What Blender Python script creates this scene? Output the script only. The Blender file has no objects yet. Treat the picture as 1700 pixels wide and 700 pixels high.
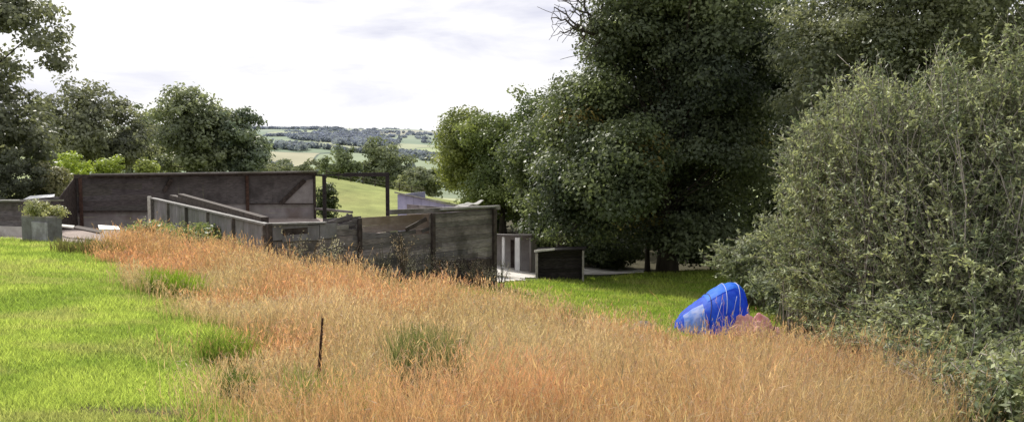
import bpy, math, random
import numpy as np
from mathutils import Vector
random.seed(7)
RNG = np.random.default_rng(11)
scene = bpy.context.scene
COL = scene.collection

# ------------------------------------------------------------------ camera
F = 1334.0; CX, CY = 850.0, 350.0
PITCH = math.radians(4.29)
EYE = np.array([0.0, 0.0, 1.65])
FWD = np.array([0, math.cos(PITCH), -math.sin(PITCH)])
UP = np.array([0, math.sin(PITCH), math.cos(PITCH)])
RIGHT = np.array([1.0, 0, 0])
cam = bpy.data.cameras.new('camera'); camo = bpy.data.objects.new('camera', cam); COL.objects.link(camo)
camo.location = EYE; camo.rotation_euler = (math.pi/2 - PITCH, 0, 0)
cam.sensor_width = 36; cam.lens = 36*F/1700; cam.clip_start = 0.05; cam.clip_end = 12000
scene.camera = camo

def ray(px, py):
    return RIGHT*((px-CX)/F) + UP*((CY-py)/F) + FWD
def P(px, py, Y):
    d = ray(px, py); return EYE + d*(Y/d[1])
def on_wall(A, B, px, py):
    d = ray(px, py); n = np.array([B[1]-A[1], -(B[0]-A[0])])
    t = ((A[0]-EYE[0])*n[0] + (A[1]-EYE[1])*n[1])/(d[0]*n[0]+d[1]*n[1])
    return EYE + d*t

# ------------------------------------------------------------------ noise
LAT = np.random.default_rng(3).random((256, 256))
def vnoise(x, y, s=1.0, o=0):
    x = np.asarray(x, float)*s + 37.3*o + 1000; y = np.asarray(y, float)*s + 91.7*o + 1000
    xi = np.floor(x).astype(int); yi = np.floor(y).astype(int); fx = x-xi; fy = y-yi
    fx = fx*fx*(3-2*fx); fy = fy*fy*(3-2*fy)
    g = lambda a, b: LAT[a % 256, b % 256]
    return (g(xi, yi)*(1-fx)+g(xi+1, yi)*fx)*(1-fy) + (g(xi, yi+1)*(1-fx)+g(xi+1, yi+1)*fx)*fy
def fbm(x, y, s=1.0, o=0):
    return (vnoise(x, y, s, o)*.55 + vnoise(x, y, s*2.1, o+1)*.28 + vnoise(x, y, s*4.3, o+2)*.17)
def sstep(a, b, x):
    t = np.clip((np.asarray(x, float)-a)/(b-a), 0, 1); return t*t*(3-2*t)

# ------------------------------------------------------------------ terrain
CTRL_PX = [
 (-300,700,5),(0,700,5),(200,700,5),(400,700,5.2),(-300,560,8),(0,560,8),(200,560,8),(360,560,8.3),(0,480,12),(200,480,12.2),
 (0,430,18),(150,436,18.5),(-300,415,22),(0,400,26),(100,405,25),(180,425,20.5),
 (600,725,5.6),(1000,730,6.3),(1400,730,7),(1700,740,7.6),(500,610,8.2),(700,630,8.8),(1000,655,9.4),(1300,655,10.4),(1650,665,10.6),
 (420,520,12.5),(300,450,20),(450,470,18),(600,507,16),(720,522,16),(850,543,15.6),(1000,574,14.6),(1130,600,14.2),(1350,606,14.5),(1600,600,15),
 (1000,512,22),(1180,557,18),(825,477,26.5),(930,466,33),(1000,461,37),(900,491,25),(1150,482,31),(1300,520,23),(1500,540,19.5),
 (720,468,24.5),(600,455,22.7),(445,441,21),(330,415,27),(255,396,32),(523,363,46),(130,379,40),(20,393,29),
 (855,447,37),(1060,452,40),(1100,456,36),(1300,450,38),(1000,430,48),(1300,420,55),(1650,470,34),
 (600,347,70),(700,360,68),(540,294,100),(620,308,100),(700,324,100),(300,352,60),(100,350,60)]
pts = [P(*c) for c in CTRL_PX]
pts += [np.array(v, float) for v in [(-40,-20,1.2),(0,-20,.8),(40,-20,-1.0),(25,0,-1.6),(6,0,-.35),(-6,0,.15),(-3,2,.05),(0,2,0.0),(-25,5,.5),(-60,20,.3),(60,10,-3.5),(45,40,-4.8),
        (70,70,-6),(-70,60,-2),(-70,110,-3),(0,140,-11),(70,140,-12),(-40,140,-7),(30,90,-7)]]
pts = np.array(pts)
def _tps(r2): return np.where(r2 > 1e-9, r2*np.log(np.maximum(r2, 1e-9))*.5, 0)
_S = 30.0
_n = len(pts); _xy = pts[:, :2]/_S
_K = _tps(((_xy[:, None]-_xy[None])**2).sum(-1)) + np.eye(_n)*2e-4
_A = np.zeros((_n+3, _n+3)); _A[:_n, :_n] = _K; _A[:_n, _n] = 1; _A[:_n, _n+1:] = _xy; _A[_n, :_n] = 1; _A[_n+1:, :_n] = _xy.T
_w = np.linalg.solve(_A, np.concatenate([pts[:, 2], [0, 0, 0]]))
def hill_z(x, y):
    x = np.asarray(x, float); y = np.asarray(y, float)
    d = y - 0.12*x
    z = np.where(d < 550, -12-12*sstep(120, 500, d), -24)
    z = z + 68*sstep(560, 2700, d)**.92 + 22*sstep(500, 1150, d)*sstep(100, -500, x) 
    z = z + (fbm(x, y, 1/420., 5)-.5)*26*sstep(300, 900, d)
    z = np.where(d > 2700, z-(d-2700)*.03, z)
    back = sstep(80, -300, y); z = z*(1-back) + 2*back
    side = sstep(90, 500, np.abs(x))*sstep(500, 150, y)
    return z*(1-side*.6)
def ground_z(x, y):
    x = np.asarray(x, float); y = np.asarray(y, float); sh = x.shape; xf = x.ravel(); yf = y.ravel()
    out = np.empty(xf.shape)
    for i in range(0, len(xf), 20000):
        q = np.stack([xf[i:i+20000], yf[i:i+20000]], 1)/_S
        out[i:i+20000] = _tps(((q[:, None]-_xy[None])**2).sum(-1)) @ _w[:_n] + _w[_n] + q @ _w[_n+1:]
    out = out + (fbm(xf, yf, .45, 9)-.5)*.10
    e = np.maximum(sstep(112, 145, yf), np.maximum(sstep(62, 80, np.abs(xf)), sstep(-12, -25, yf)))
    out = out*(1-e) + (hill_z(xf, yf))*e
    return out.reshape(sh)
def gz(x, y): return float(ground_z(np.array([x]), np.array([y]))[0])
def ground_at(px, py):
    d = ray(px, py); Y = np.linspace(3, 120, 1600); p = EYE[None]+d[None]*(Y/d[1])[:, None]
    g = ground_z(p[:, 0], p[:, 1]); k = np.argmax(p[:, 2] <= g)
    return p[k] if (p[:, 2] <= g).any() else p[-1]
def gpx(px, Y):
    x = (px-CX)/F*Y*1.01; return np.array([x, Y, gz(x, Y)])

# ------------------------------------------------------------------ mesh helpers
class MB:
    def __init__(s): s.v = []; s.f = []; s.c = []; s.n = 0
    def add(s, v, f, c=(1, 1, 1)):
        v = np.asarray(v, float); s.v.append(v)
        s.f += [tuple(int(i)+s.n for i in q) for q in f]
        c = np.asarray(c, float)
        s.c.append(np.tile(c, (len(v), 1)) if c.ndim == 1 else c); s.n += len(v)
    def beam(s, a, b, w, h, c=(1, 1, 1), up=(0, 0, 1)):
        a = np.asarray(a, float); b = np.asarray(b, float); d = b-a; d = d/np.linalg.norm(d)
        u = np.asarray(up, float); side = np.cross(d, u)
        if np.linalg.norm(side) < 1e-4: side = np.array([1., 0, 0])
        side /= np.linalg.norm(side); u = np.cross(side, d)
        o = [(-1, -1), (1, -1), (1, 1), (-1, 1)]
        v = [a+side*w/2*i+u*h/2*j for i, j in o]+[b+side*w/2*i+u*h/2*j for i, j in o]
        s.add(v, [(0, 1, 2, 3), (7, 6, 5, 4), (0, 4, 5, 1), (1, 5, 6, 2), (2, 6, 7, 3), (3, 7, 4, 0)], c)
    def post(s, p, z0, z1, w, c=(1, 1, 1), d=None, ang=0):
        ca, sa = math.cos(ang), math.sin(ang); d = d or w
        o = [(-w/2, -d/2), (w/2, -d/2), (w/2, d/2), (-w/2, d/2)]
        v = [(p[0]+a*ca-b*sa, p[1]+a*sa+b*ca, z) for z in (z0, z1) for a, b in o]
        s.add(v, [(3, 2, 1, 0), (4, 5, 6, 7), (0, 1, 5, 4), (1, 2, 6, 5), (2, 3, 7, 6), (3, 0, 4, 7)], c)
    def prism(s, poly, depth, c=(1, 1, 1)):
        """poly: list of 3D points (planar), depth: 3-vector"""
        poly = np.asarray(poly, float); n = len(poly); v = np.concatenate([poly, poly+np.asarray(depth)])
        f = [tuple(range(n))[::-1], tuple(range(n, 2*n))]+[(i, (i+1) % n, n+(i+1) % n, n+i) for i in range(n)]
        s.add(v, f, c)
    def tube(s, p, r, n=6, c=(1, 1, 1)):
        p = np.asarray(p, float); k = len(p); r = np.broadcast_to(r, (k,))
        t = np.gradient(p, axis=0); t /= np.maximum(np.linalg.norm(t, axis=1, keepdims=True), 1e-9)
        ref = np.where(np.abs(t[:, 2:3]) > .9, np.array([[1., 0, 0]]), np.array([[0, 0, 1.]]))
        a = np.cross(t, ref); a /= np.maximum(np.linalg.norm(a, axis=1, keepdims=True), 1e-9); b = np.cross(t, a)
        th = np.linspace(0, 2*math.pi, n, endpoint=False)
        v = p[:, None]+(a[:, None]*np.cos(th)[None, :, None]+b[:, None]*np.sin(th)[None, :, None])*r[:, None, None]
        f = [(i*n+j, i*n+(j+1) % n, (i+1)*n+(j+1) % n, (i+1)*n+j) for i in range(k-1) for j in range(n)]
        f += [tuple(range(n))[::-1], tuple((k-1)*n+j for j in range(n))]
        s.add(v.reshape(-1, 3), f, c)
    def build(s, name, mat, parent=None, smooth=False):
        v = np.concatenate(s.v); c = np.concatenate(s.c)
        return fast_mesh(name, v, s.f, c, mat, parent, smooth)

def fast_mesh(name, v, f, c, mat, parent=None, smooth=False, loc=None):
    me = bpy.data.meshes.new(name)
    if parent is not None: v = v-np.array(parent.location)
    elif loc is not None: v = v-np.asarray(loc)
    if isinstance(f, np.ndarray):
        k = f.shape[1]; me.vertices.add(len(v)); me.vertices.foreach_set('co', v.astype(np.float32).ravel())
        me.loops.add(f.size); me.loops.foreach_set('vertex_index', f.astype(np.int32).ravel())
        me.polygons.add(len(f)); me.polygons.foreach_set('loop_start', (np.arange(len(f))*k).astype(np.int32))
        me.update(calc_edges=True)
    else:
        me.from_pydata([tuple(x) for x in v], [], f)
    if c is not None:
        at = me.color_attributes.new('Col', 'FLOAT_COLOR', 'POINT')
        at.data.foreach_set('color', np.concatenate([np.clip(c, 0, 2), np.ones((len(c), 1))], 1).astype(np.float32).ravel())
    if smooth: me.polygons.foreach_set('use_smooth', np.ones(len(me.polygons), bool))
    me.materials.append(mat)
    o = bpy.data.objects.new(name, me); COL.objects.link(o)
    if parent is not None: o.parent = parent
    elif loc is not None: o.location = loc
    return o
def tag(o, label=None, cat=None, group=None, kind=None):
    if label: o['label'] = label
    if cat: o['category'] = cat
    if group: o['group'] = group
    if kind: o['kind'] = kind
    return o
def thing(name, label, cat, loc, group=None):
    o = bpy.data.objects.new(name, None); COL.objects.link(o); o.location = tuple(float(x) for x in loc); o.empty_display_size = .3
    return tag(o, label, cat, group)

# ------------------------------------------------------------------ materials
def new_mat(name):
    m = bpy.data.materials.new(name); m.use_nodes = True; nt = m.node_tree; nt.nodes.clear()
    out = nt.nodes.new('ShaderNodeOutputMaterial'); return m, nt, out
def nd(nt, t, **kw):
    n = nt.nodes.new(t)
    for k, v in kw.items():
        if k in n.inputs: n.inputs[k].default_value = v
        else: setattr(n, k, v)
    return n
def leaf_mat(name, transl=.38, rough=.5, spec=.35, tint=(1, 1, 1), bright=1.0, tb=1.25):
    m, nt, out = new_mat(name); L = nt.links.new
    at = nd(nt, 'ShaderNodeAttribute', attribute_name='Col')
    mu = nd(nt, 'ShaderNodeMix', data_type='RGBA', blend_type='MULTIPLY'); mu.inputs[0].default_value = 1
    L(at.outputs['Color'], mu.inputs[6]); mu.inputs[7].default_value = (tint[0]*bright, tint[1]*bright, tint[2]*bright, 1)
    pb = nd(nt, 'ShaderNodeBsdfPrincipled', Roughness=rough); pb.inputs['Specular IOR Level'].default_value = spec
    L(mu.outputs[2], pb.inputs['Base Color'])
    tr = nd(nt, 'ShaderNodeBsdfTranslucent')
    m2 = nd(nt, 'ShaderNodeMix', data_type='RGBA', blend_type='MULTIPLY'); m2.inputs[0].default_value = 1
    L(mu.outputs[2], m2.inputs[6]); m2.inputs[7].default_value = (tb*1.05, tb*1.05, tb*.7, 1); L(m2.outputs[2], tr.inputs['Color'])
    mx = nd(nt, 'ShaderNodeMixShader'); mx.inputs[0].default_value = transl
    L(pb.outputs[0], mx.inputs[1]); L(tr.outputs[0], mx.inputs[2]); L(mx.outputs[0], out.inputs[0]); return m
def surf_mat(name, c1, c2, scale=3, stretch=(1, 1, 1), rough=.85, bump=.3, contrast=(.35, .65), c3=None, spec=.25, metal=0, use_col=True):
    m, nt, out = new_mat(name); L = nt.links.new
    tc = nd(nt, 'ShaderNodeTexCoord'); mp = nd(nt, 'ShaderNodeMapping'); mp.inputs['Scale'].default_value = stretch
    L(tc.outputs['Object'], mp.inputs[0])
    n1 = nd(nt, 'ShaderNodeTexNoise', Scale=scale, Detail=8.0, Roughness=.65); L(mp.outputs[0], n1.inputs[0])
    r = nd(nt, 'ShaderNodeValToRGB'); L(n1.outputs[0], r.inputs[0])
    r.color_ramp.elements[0].position = contrast[0]; r.color_ramp.elements[1].position = contrast[1]
    r.color_ramp.elements[0].color = (*c1, 1); r.color_ramp.elements[1].color = (*c2, 1)
    col = r.outputs[0]
    if c3 is not None:
        n2 = nd(nt, 'ShaderNodeTexNoise', Scale=scale*.23, Detail=5.0, Roughness=.6); L(tc.outputs['Object'], n2.inputs[0])
        r2 = nd(nt, 'ShaderNodeValToRGB'); r2.color_ramp.elements[0].position = .48; r2.color_ramp.elements[1].position = .62; L(n2.outputs[0], r2.inputs[0])
        mx = nd(nt, 'ShaderNodeMix', data_type='RGBA'); L(r2.outputs[0], mx.inputs[0]); L(col, mx.inputs[6]); mx.inputs[7].default_value = (*c3, 1); col = mx.outputs[2]
    if use_col:
        at = nd(nt, 'ShaderNodeAttribute', attribute_name='Col')
        mu = nd(nt, 'ShaderNodeMix', data_type='RGBA', blend_type='MULTIPLY'); mu.inputs[0].default_value = 1
        L(col, mu.inputs[6]); L(at.outputs['Color'], mu.inputs[7]); col = mu.outputs[2]
    pb = nd(nt, 'ShaderNodeBsdfPrincipled', Roughness=rough, Metallic=metal); pb.inputs['Specular IOR Level'].default_value = spec
    L(col, pb.inputs['Base Color'])
    b = nd(nt, 'ShaderNodeBump', Strength=bump, Distance=.03); L(n1.outputs[0], b.inputs['Height']); L(b.outputs[0], pb.inputs['Normal'])
    L(pb.outputs[0], out.inputs[0]); return m

M = {}
M['leaf'] = leaf_mat('tree leaves', tint=(1.02, 1, 1.0), bright=2.05, spec=.3, rough=.5)
M['leaf_matte'] = leaf_mat('distant leaves', transl=.3, rough=.8, spec=.1, bright=1.55)
M['willow'] = leaf_mat('willow leaves', transl=.3, rough=.55, spec=.22, bright=1.9, tint=(1.02, 1, 1.12))
M['grass'] = leaf_mat('grass blades', transl=.5, rough=.6, spec=.2, tb=1.2)
M['lawn'] = leaf_mat('lawn blades', transl=.5, rough=.55, spec=.2, tb=1.3)
M['bark'] = surf_mat('bark', (.035, .028, .022), (.09, .075, .06), 6, (1, 1, .25), .9, .6)
M['twig'] = surf_mat('twigs', (.15, .13, .11), (.34, .31, .27), 12, (1, 1, .3), .8, .2)
M['deadtwig'] = surf_mat('dead twigs', (.05, .04, .035), (.10, .085, .07), 12, (1, 1, .3), .8, .2)
M['plank'] = surf_mat('weathered planks', (.12, .105, .10), (.36, .335, .32), 5, (1, 1, 7), .9, .5, (.3, .7), (.12, .11, .10))
M['brownplank'] = surf_mat('brown planks', (.075, .068, .068), (.215, .197, .193), 4, (1, 1, 6), .9, .5, (.3, .7), (.085, .077, .076))
M['sheet'] = surf_mat('grey fibre sheet', (.16, .15, .155), (.32, .31, .315), 3, (1, 1, .4), .85, .3, (.3, .7), (.16, .16, .14))
M['tan'] = surf_mat('tan board', (.22, .18, .15), (.40, .335, .285), 4, (1, 1, 3), .9, .3, (.3, .7), (.22, .17, .13))
M['lightwood'] = surf_mat('pale bleached timber', (.42, .40, .36), (.72, .70, .66), 6, (1, 1, 1), .8, .3)
M['darkwood'] = surf_mat('dark timber', (.035, .027, .024), (.10, .08, .07), 6, (1, 1, 1), .85, .4)
M['blackwood'] = surf_mat('tarred boards', (.012, .010, .010), (.045, .038, .036), 5, (1, 1, 5), .8, .4)
M['rust'] = surf_mat('rusty steel', (.05, .028, .022), (.13, .075, .055), 9, (1, 1, 1), .8, .3)
M['roof'] = surf_mat('weathered roof felt', (.22, .21, .20), (.46, .45, .43), 3, (1, 1, 1), .8, .4, (.3, .7), (.18, .19, .13))
M['concrete'] = surf_mat('concrete', (.50, .47, .43), (.76, .73, .68), 2.5, (1, 1, 1), .9, .3, (.3, .7), (.30, .28, .23))  # brightened to paint in the sunlight missing from the track
M['block'] = surf_mat('concrete block', (.28, .275, .29), (.44, .435, .45), 8, (1, 1, 1), .9, .4, (.3, .7), (.23, .22, .22))
M['lilac'] = surf_mat('lilac painted boards', (.34, .34, .50), (.46, .46, .62), 3, (1, 1, 1), .7, .15, (.3, .7), (.38, .38, .50))
M['white'] = surf_mat('white sheet', (.70, .70, .69), (.86, .86, .85), 3, (1, 1, 1), .5, .1)
M['stall'] = surf_mat('pinkish render', (.27, .25, .245), (.42, .395, .385), 2.2, (1, 1, 1), .9, .3, (.3, .7), (.26, .22, .20))
M['stone'] = surf_mat('stone', (.10, .08, .07), (.4, .36, .32), 9, (1, 1, 1), .9, .6)
M['dock'] = surf_mat('dead dock', (.09, .055, .04), (.22, .13, .085), 30, (1, 1, 1), .9, .3)
def fabric_mat(name, c1, c2, transl=.5, rough=.62):
    m, nt, out = new_mat(name); L = nt.links.new
    tc = nd(nt, 'ShaderNodeTexCoord'); n1 = nd(nt, 'ShaderNodeTexNoise', Scale=5.0, Detail=5.0); L(tc.outputs['Object'], n1.inputs[0])
    r = nd(nt, 'ShaderNodeValToRGB'); L(n1.outputs[0], r.inputs[0]); r.color_ramp.elements[0].position = .35; r.color_ramp.elements[1].position = .65
    r.color_ramp.elements[0].color = (*c1, 1); r.color_ramp.elements[1].color = (*c2, 1)
    pb = nd(nt, 'ShaderNodeBsdfPrincipled', Roughness=rough); pb.inputs['Specular IOR Level'].default_value = .25; L(r.outputs[0], pb.inputs['Base Color'])
    b = nd(nt, 'ShaderNodeBump', Strength=.6, Distance=.03); L(n1.outputs[0], b.inputs['Height']); L(b.outputs[0], pb.inputs['Normal'])
    tr = nd(nt, 'ShaderNodeBsdfTranslucent'); L(r.outputs[0], tr.inputs['Color'])
    mx = nd(nt, 'ShaderNodeMixShader'); mx.inputs[0].default_value = transl
    L(pb.outputs[0], mx.inputs[1]); L(tr.outputs[0], mx.inputs[2]); L(mx.outputs[0], out.inputs[0]); return m
M['tent'] = fabric_mat('blue tent nylon', (.025, .10, .80), (.05, .20, .95))
M['tent_highlight'] = fabric_mat('bright blue tent highlight', (.03, .22, .90), (.08, .34, .98))
M['tent_pale'] = fabric_mat('pale tent mesh', (.16, .36, .85), (.62, .70, .90))
M['tent_line'] = surf_mat('tent tape', (.40, .45, .65), (.62, .66, .80), 4, (1, 1, 1), .6, .1)

# ------------------------------------------------------------------ ground
def poly_in(poly, x, y):
    poly = np.asarray(poly)[:, :2]; ins = np.zeros(x.shape, bool); n = len(poly)
    for i in range(n):
        x1, y1 = poly[i]; x2, y2 = poly[(i+1) % n]
        if y1 == y2: continue
        c = ((y1 > y) != (y2 > y)) & (x < (x2-x1)*(y-y1)/(y2-y1)+x1); ins ^= c
    return ins
def G(px, py): return ground_at(px, py)[:2]
EDGE = [(170,430),(240,462),(290,492),(372,528),(362,590),(388,640),(455,700)]
edge_w = [G(*e) for e in EDGE]
TALL = edge_w + [np.array((-1.3, 3.2)), np.array((0.5, 2.6)), np.array((1.9, 2.5)),
     np.array((2.4, 4.6)), G(1560, 700), G(1480, 640), G(1420, 610), G(1300, 590), G(1130, 590), G(1000, 562), G(850, 532), G(720, 512), gpx(620, 17.5)[:2], gpx(450, 19.3)[:2], gpx(300, 23.5)[:2], gpx(200, 24)[:2]]
LAWN = [edge_w[i] for i in range(len(edge_w))] + [np.array((-1.3, 3.0)), np.array((-8, 2.6)), np.array((-22, 8)), np.array((-26, 26)), gpx(0, 27.5)[:2], gpx(100, 25.5)[:2], gpx(175, 23)[:2]]
GREEN = [G(1600, 575), G(1300, 582), G(1130, 584), G(1000, 556), G(850, 526), G(760, 506), gpx(720, 22.5)[:2], gpx(800, 25.5)[:2], gpx(829, 28.2)[:2], gpx(890, 32.0)[:2], gpx(975, 35.5)[:2], gpx(1075, 39)[:2], gpx(1250, 38)[:2], gpx(1600, 30)[:2]]
SOILC = G(225, 684)
def soil_mask(x, y):
    n = fbm(x, y, 2.2, 30)
    return ((x-SOILC[0])/.42)**2+((y-SOILC[1])/.20)**2 + (n-.5)*2.6
m, nt, out = new_mat('ground soil and turf'); L = nt.links.new
at = nd(nt, 'ShaderNodeAttribute', attribute_name='Col'); tc = nd(nt, 'ShaderNodeTexCoord')
n1 = nd(nt, 'ShaderNodeTexNoise', Scale=9.0, Detail=9.0, Roughness=.75); L(tc.outputs['Object'], n1.inputs[0])
n2 = nd(nt, 'ShaderNodeTexNoise', Scale=.7, Detail=6.0, Roughness=.6); L(tc.outputs['Object'], n2.inputs[0])
r1 = nd(nt, 'ShaderNodeMapRange'); L(n1.outputs[0], r1.inputs[0]); r1.inputs[1].default_value = .3; r1.inputs[2].default_value = .7; r1.inputs[3].default_value = .55; r1.inputs[4].default_value = 1.35
r2 = nd(nt, 'ShaderNodeMapRange'); L(n2.outputs[0], r2.inputs[0]); r2.inputs[1].default_value = .3; r2.inputs[2].default_value = .7; r2.inputs[3].default_value = .8; r2.inputs[4].default_value = 1.2
mm = nd(nt, 'ShaderNodeMath', operation='MULTIPLY'); L(r1.outputs[0], mm.inputs[0]); L(r2.outputs[0], mm.inputs[1])
mu = nd(nt, 'ShaderNodeVectorMath', operation='SCALE'); L(at.outputs['Color'], mu.inputs[0]); L(mm.outputs[0], mu.inputs['Scale'])
pb = nd(nt, 'ShaderNodeBsdfPrincipled', Roughness=.95); pb.inputs['Specular IOR Level'].default_value = .1; L(mu.outputs[0], pb.inputs['Base Color'])
bp = nd(nt, 'ShaderNodeBump', Strength=.6, Distance=.05); L(n1.outputs[0], bp.inputs['Height']); L(bp.outputs[0], pb.inputs['Normal']); L(pb.outputs[0], out.inputs[0])
M['ground'] = m
def grid_axis(segs):
    a = []
    for lo, hi, st in segs: a += list(np.arange(lo, hi, st))
    return np.array(a+[segs[-1][1]])
gxv = grid_axis([(-80, -30, 2), (-30, 25, .3), (25, 80, 2)]); gyv = grid_axis([(-30, 2, 2), (2, 34, .3), (34, 60, .8), (60, 150, 2)])
X, Y = np.meshgrid(gxv, gyv); Z = ground_z(X, Y); xf, yf = X.ravel(), Y.ravel()
gc = np.tile(np.array([[.10, .13, .035]]), (xf.size, 1))
ina = poly_in(LAWN, xf, yf); gc[ina] = (.19, .26, .05)
ina = poly_in(GREEN, xf, yf); gc[ina] = (.17, .22, .035)
far = yf > 52; gc[far] = np.array([.25, .275, .09])*(.7+.6*fbm(xf[far], yf[far], .35, 70))[:, None]*np.stack([np.ones(far.sum()), .92+.16*fbm(xf[far], yf[far], .12, 73), np.ones(far.sum())], 1)
ina = poly_in(TALL, xf, yf); gc[ina] = (.16, .14, .05)
YARD = [gpx(60, 27)[:2], gpx(210, 26)[:2], gpx(255, 32)[:2], gpx(445, 22)[:2], gpx(815, 27)[:2], gpx(760, 42)[:2], gpx(523, 47)[:2], gpx(100, 41)[:2], gpx(-40, 36)[:2], gpx(-60, 29)[:2]]
ina = poly_in(YARD, xf, yf); gc[ina] = (.36, .30, .27)
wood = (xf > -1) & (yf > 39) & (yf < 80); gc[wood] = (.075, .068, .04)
sm = soil_mask(xf, yf); gc[sm < 1.5] = (.075, .05, .032)
nx, ny = len(gxv), len(gyv); idx = np.arange(nx*ny).reshape(ny, nx)
fq = np.stack([idx[:-1, :-1], idx[:-1, 1:], idx[1:, 1:], idx[1:, :-1]], -1).reshape(-1, 4)
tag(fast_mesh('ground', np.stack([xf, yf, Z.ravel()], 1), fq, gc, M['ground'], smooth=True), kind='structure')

# hills ------------------------------------------------------------
m, nt, out = new_mat('far fields and hedges'); L = nt.links.new
tc = nd(nt, 'ShaderNodeTexCoord'); mp = nd(nt, 'ShaderNodeMapping'); mp.inputs['Scale'].default_value = (1/170., 1/260., 0); mp.inputs['Rotation'].default_value = (0, 0, .5)
L(tc.outputs['Object'], mp.inputs[0])
nw = nd(nt, 'ShaderNodeTexNoise', Scale=1.2, Detail=2.0); L(mp.outputs[0], nw.inputs[0])
va = nd(nt, 'ShaderNodeVectorMath', operation='MULTIPLY_ADD'); L(nw.outputs['Color'], va.inputs[0]); va.inputs[1].default_value = (.4, .4, 0); L(mp.outputs[0], va.inputs[2])
vo = nd(nt, 'ShaderNodeTexVoronoi', feature='F1', Scale=1.0); L(va.outputs[0], vo.inputs['Vector'])
ve = nd(nt, 'ShaderNodeTexVoronoi', feature='DISTANCE_TO_EDGE', Scale=1.0); L(va.outputs[0], ve.inputs['Vector'])
sp = nd(nt, 'ShaderNodeSeparateColor'); L(vo.outputs['Color'], sp.inputs[0])
rp = nd(nt, 'ShaderNodeValToRGB'); rp.color_ramp.interpolation = 'CONSTANT'; L(sp.outputs[0], rp.inputs[0])
els = rp.color_ramp.elements; els[0].position = 0; els[0].color = (.27, .33, .19, 1); els[1].position = .2; els[1].color = (.36, .41, .21, 1)
for p_, c_ in [(.38, (.25, .31, .20)), (.52, (.40, .42, .26)), (.64, (.30, .35, .22)), (.78, (.42, .40, .27)), (.9, (.25, .29, .20))]:
    e = els.new(p_); e.color = (*c_, 1)
nz = nd(nt, 'ShaderNodeTexNoise', Scale=.02, Detail=8.0); L(tc.outputs['Object'], nz.inputs[0])
edge = nd(nt, 'ShaderNodeMapRange'); L(ve.outputs['Distance'], edge.inputs[0]); edge.inputs[1].default_value = .004; edge.inputs[2].default_value = .012; edge.inputs[3].default_value = 1; edge.inputs[4].default_value = 0
mx = nd(nt, 'ShaderNodeMix', data_type='RGBA'); L(edge.outputs[0], mx.inputs[0]); L(rp.outputs[0], mx.inputs[6]); mx.inputs[7].default_value = (.13, .16, .12, 1)
mr = nd(nt, 'ShaderNodeMapRange'); L(nz.outputs[0], mr.inputs[0]); mr.inputs[3].default_value = .75; mr.inputs[4].default_value = 1.2
mh = nd(nt, 'ShaderNodeMix', data_type='RGBA'); sy = nd(nt, 'ShaderNodeSeparateXYZ'); L(tc.outputs['Object'], sy.inputs[0]); hzm = nd(nt, 'ShaderNodeMapRange'); L(sy.outputs[1], hzm.inputs[0]); hzm.inputs[1].default_value = 300; hzm.inputs[2].default_value = 2300; hzm.inputs[3].default_value = .0; hzm.inputs[4].default_value = .36; L(hzm.outputs[0], mh.inputs[0]); L(mx.outputs[2], mh.inputs[6]); mh.inputs[7].default_value = (.36, .40, .47, 1)  # aerial haze painted into the field colour, bluer with distance
sc = nd(nt, 'ShaderNodeVectorMath', operation='SCALE'); L(mh.outputs[2], sc.inputs[0]); L(mr.outputs[0], sc.inputs['Scale'])
pb = nd(nt, 'ShaderNodeBsdfPrincipled', Roughness=1.0); pb.inputs['Specular IOR Level'].default_value = 0; L(sc.outputs[0], pb.inputs['Base Color']); L(pb.outputs[0], out.inputs[0])
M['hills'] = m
hx = grid_axis([(-5000, -1200, 200), (-1200, 1200, 25), (1200, 5000, 200)]); hy = grid_axis([(-1500, 0, 150), (0, 3200, 25), (3200, 7000, 200)])
X, Y = np.meshgrid(hx, hy); Z = hill_z(X, Y)
inside = (np.abs(X) < 74) & (Y > -24) & (Y < 142); Z = np.where(inside, Z-6, Z-.15)
nx, ny = len(hx), len(hy); idx = np.arange(nx*ny).reshape(ny, nx)
fq = np.stack([idx[:-1, :-1], idx[:-1, 1:], idx[1:, 1:], idx[1:, :-1]], -1).reshape(-1, 4)
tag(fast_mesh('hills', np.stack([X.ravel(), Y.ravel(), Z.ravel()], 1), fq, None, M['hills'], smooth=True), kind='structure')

# ------------------------------------------------------------------ leaves and trees
def unit(v): return v/np.maximum(np.linalg.norm(v, axis=-1, keepdims=True), 1e-9)
def leaf_quads(c, n, size, aspect, rng, down=0.0, axis=None):
    """rhombic leaf faces: c centres, n normals"""
    N = len(c); r = rng.normal(size=(N, 3)) if axis is None else axis+rng.normal(size=(N, 3))*.35
    r[:, 2] -= down
    n = unit(n); u = unit(r-(r*n).sum(-1, keepdims=True)*n); w = np.cross(n, u)
    s = np.asarray(size).reshape(-1, 1)*np.ones((N, 1)); a = s*aspect
    v = np.stack([c-u*s*.5, c+w*a*.5-u*s*.08, c+u*s*.5, c-w*a*.5-u*s*.08], 1).reshape(-1, 3)
    return v, np.arange(N*4).reshape(-1, 4)
def E(px, py, Y, rx, ry, dep=None):
    p = P(px, py, Y); s = Y/F; return (p[0], p[1], p[2], rx*s, (dep if dep else rx*s), ry*s)
def clump_centres(ells, n, rng, shell=.5, lump=.25):
    ells = np.array(ells); vol = ells[:, 3]*ells[:, 4]*ells[:, 5]; vol = vol**.75
    k = rng.choice(len(ells), n, p=vol/vol.sum()); d = unit(rng.normal(size=(n, 3)))
    rad = shell+(1-shell)*rng.random(n)**.6
    rad = rad*(1+lump*(rng.random(n)-.5))
    e = ells[k]; return e[:, :3]+d*rad[:, None]*e[:, 3:], d
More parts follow.
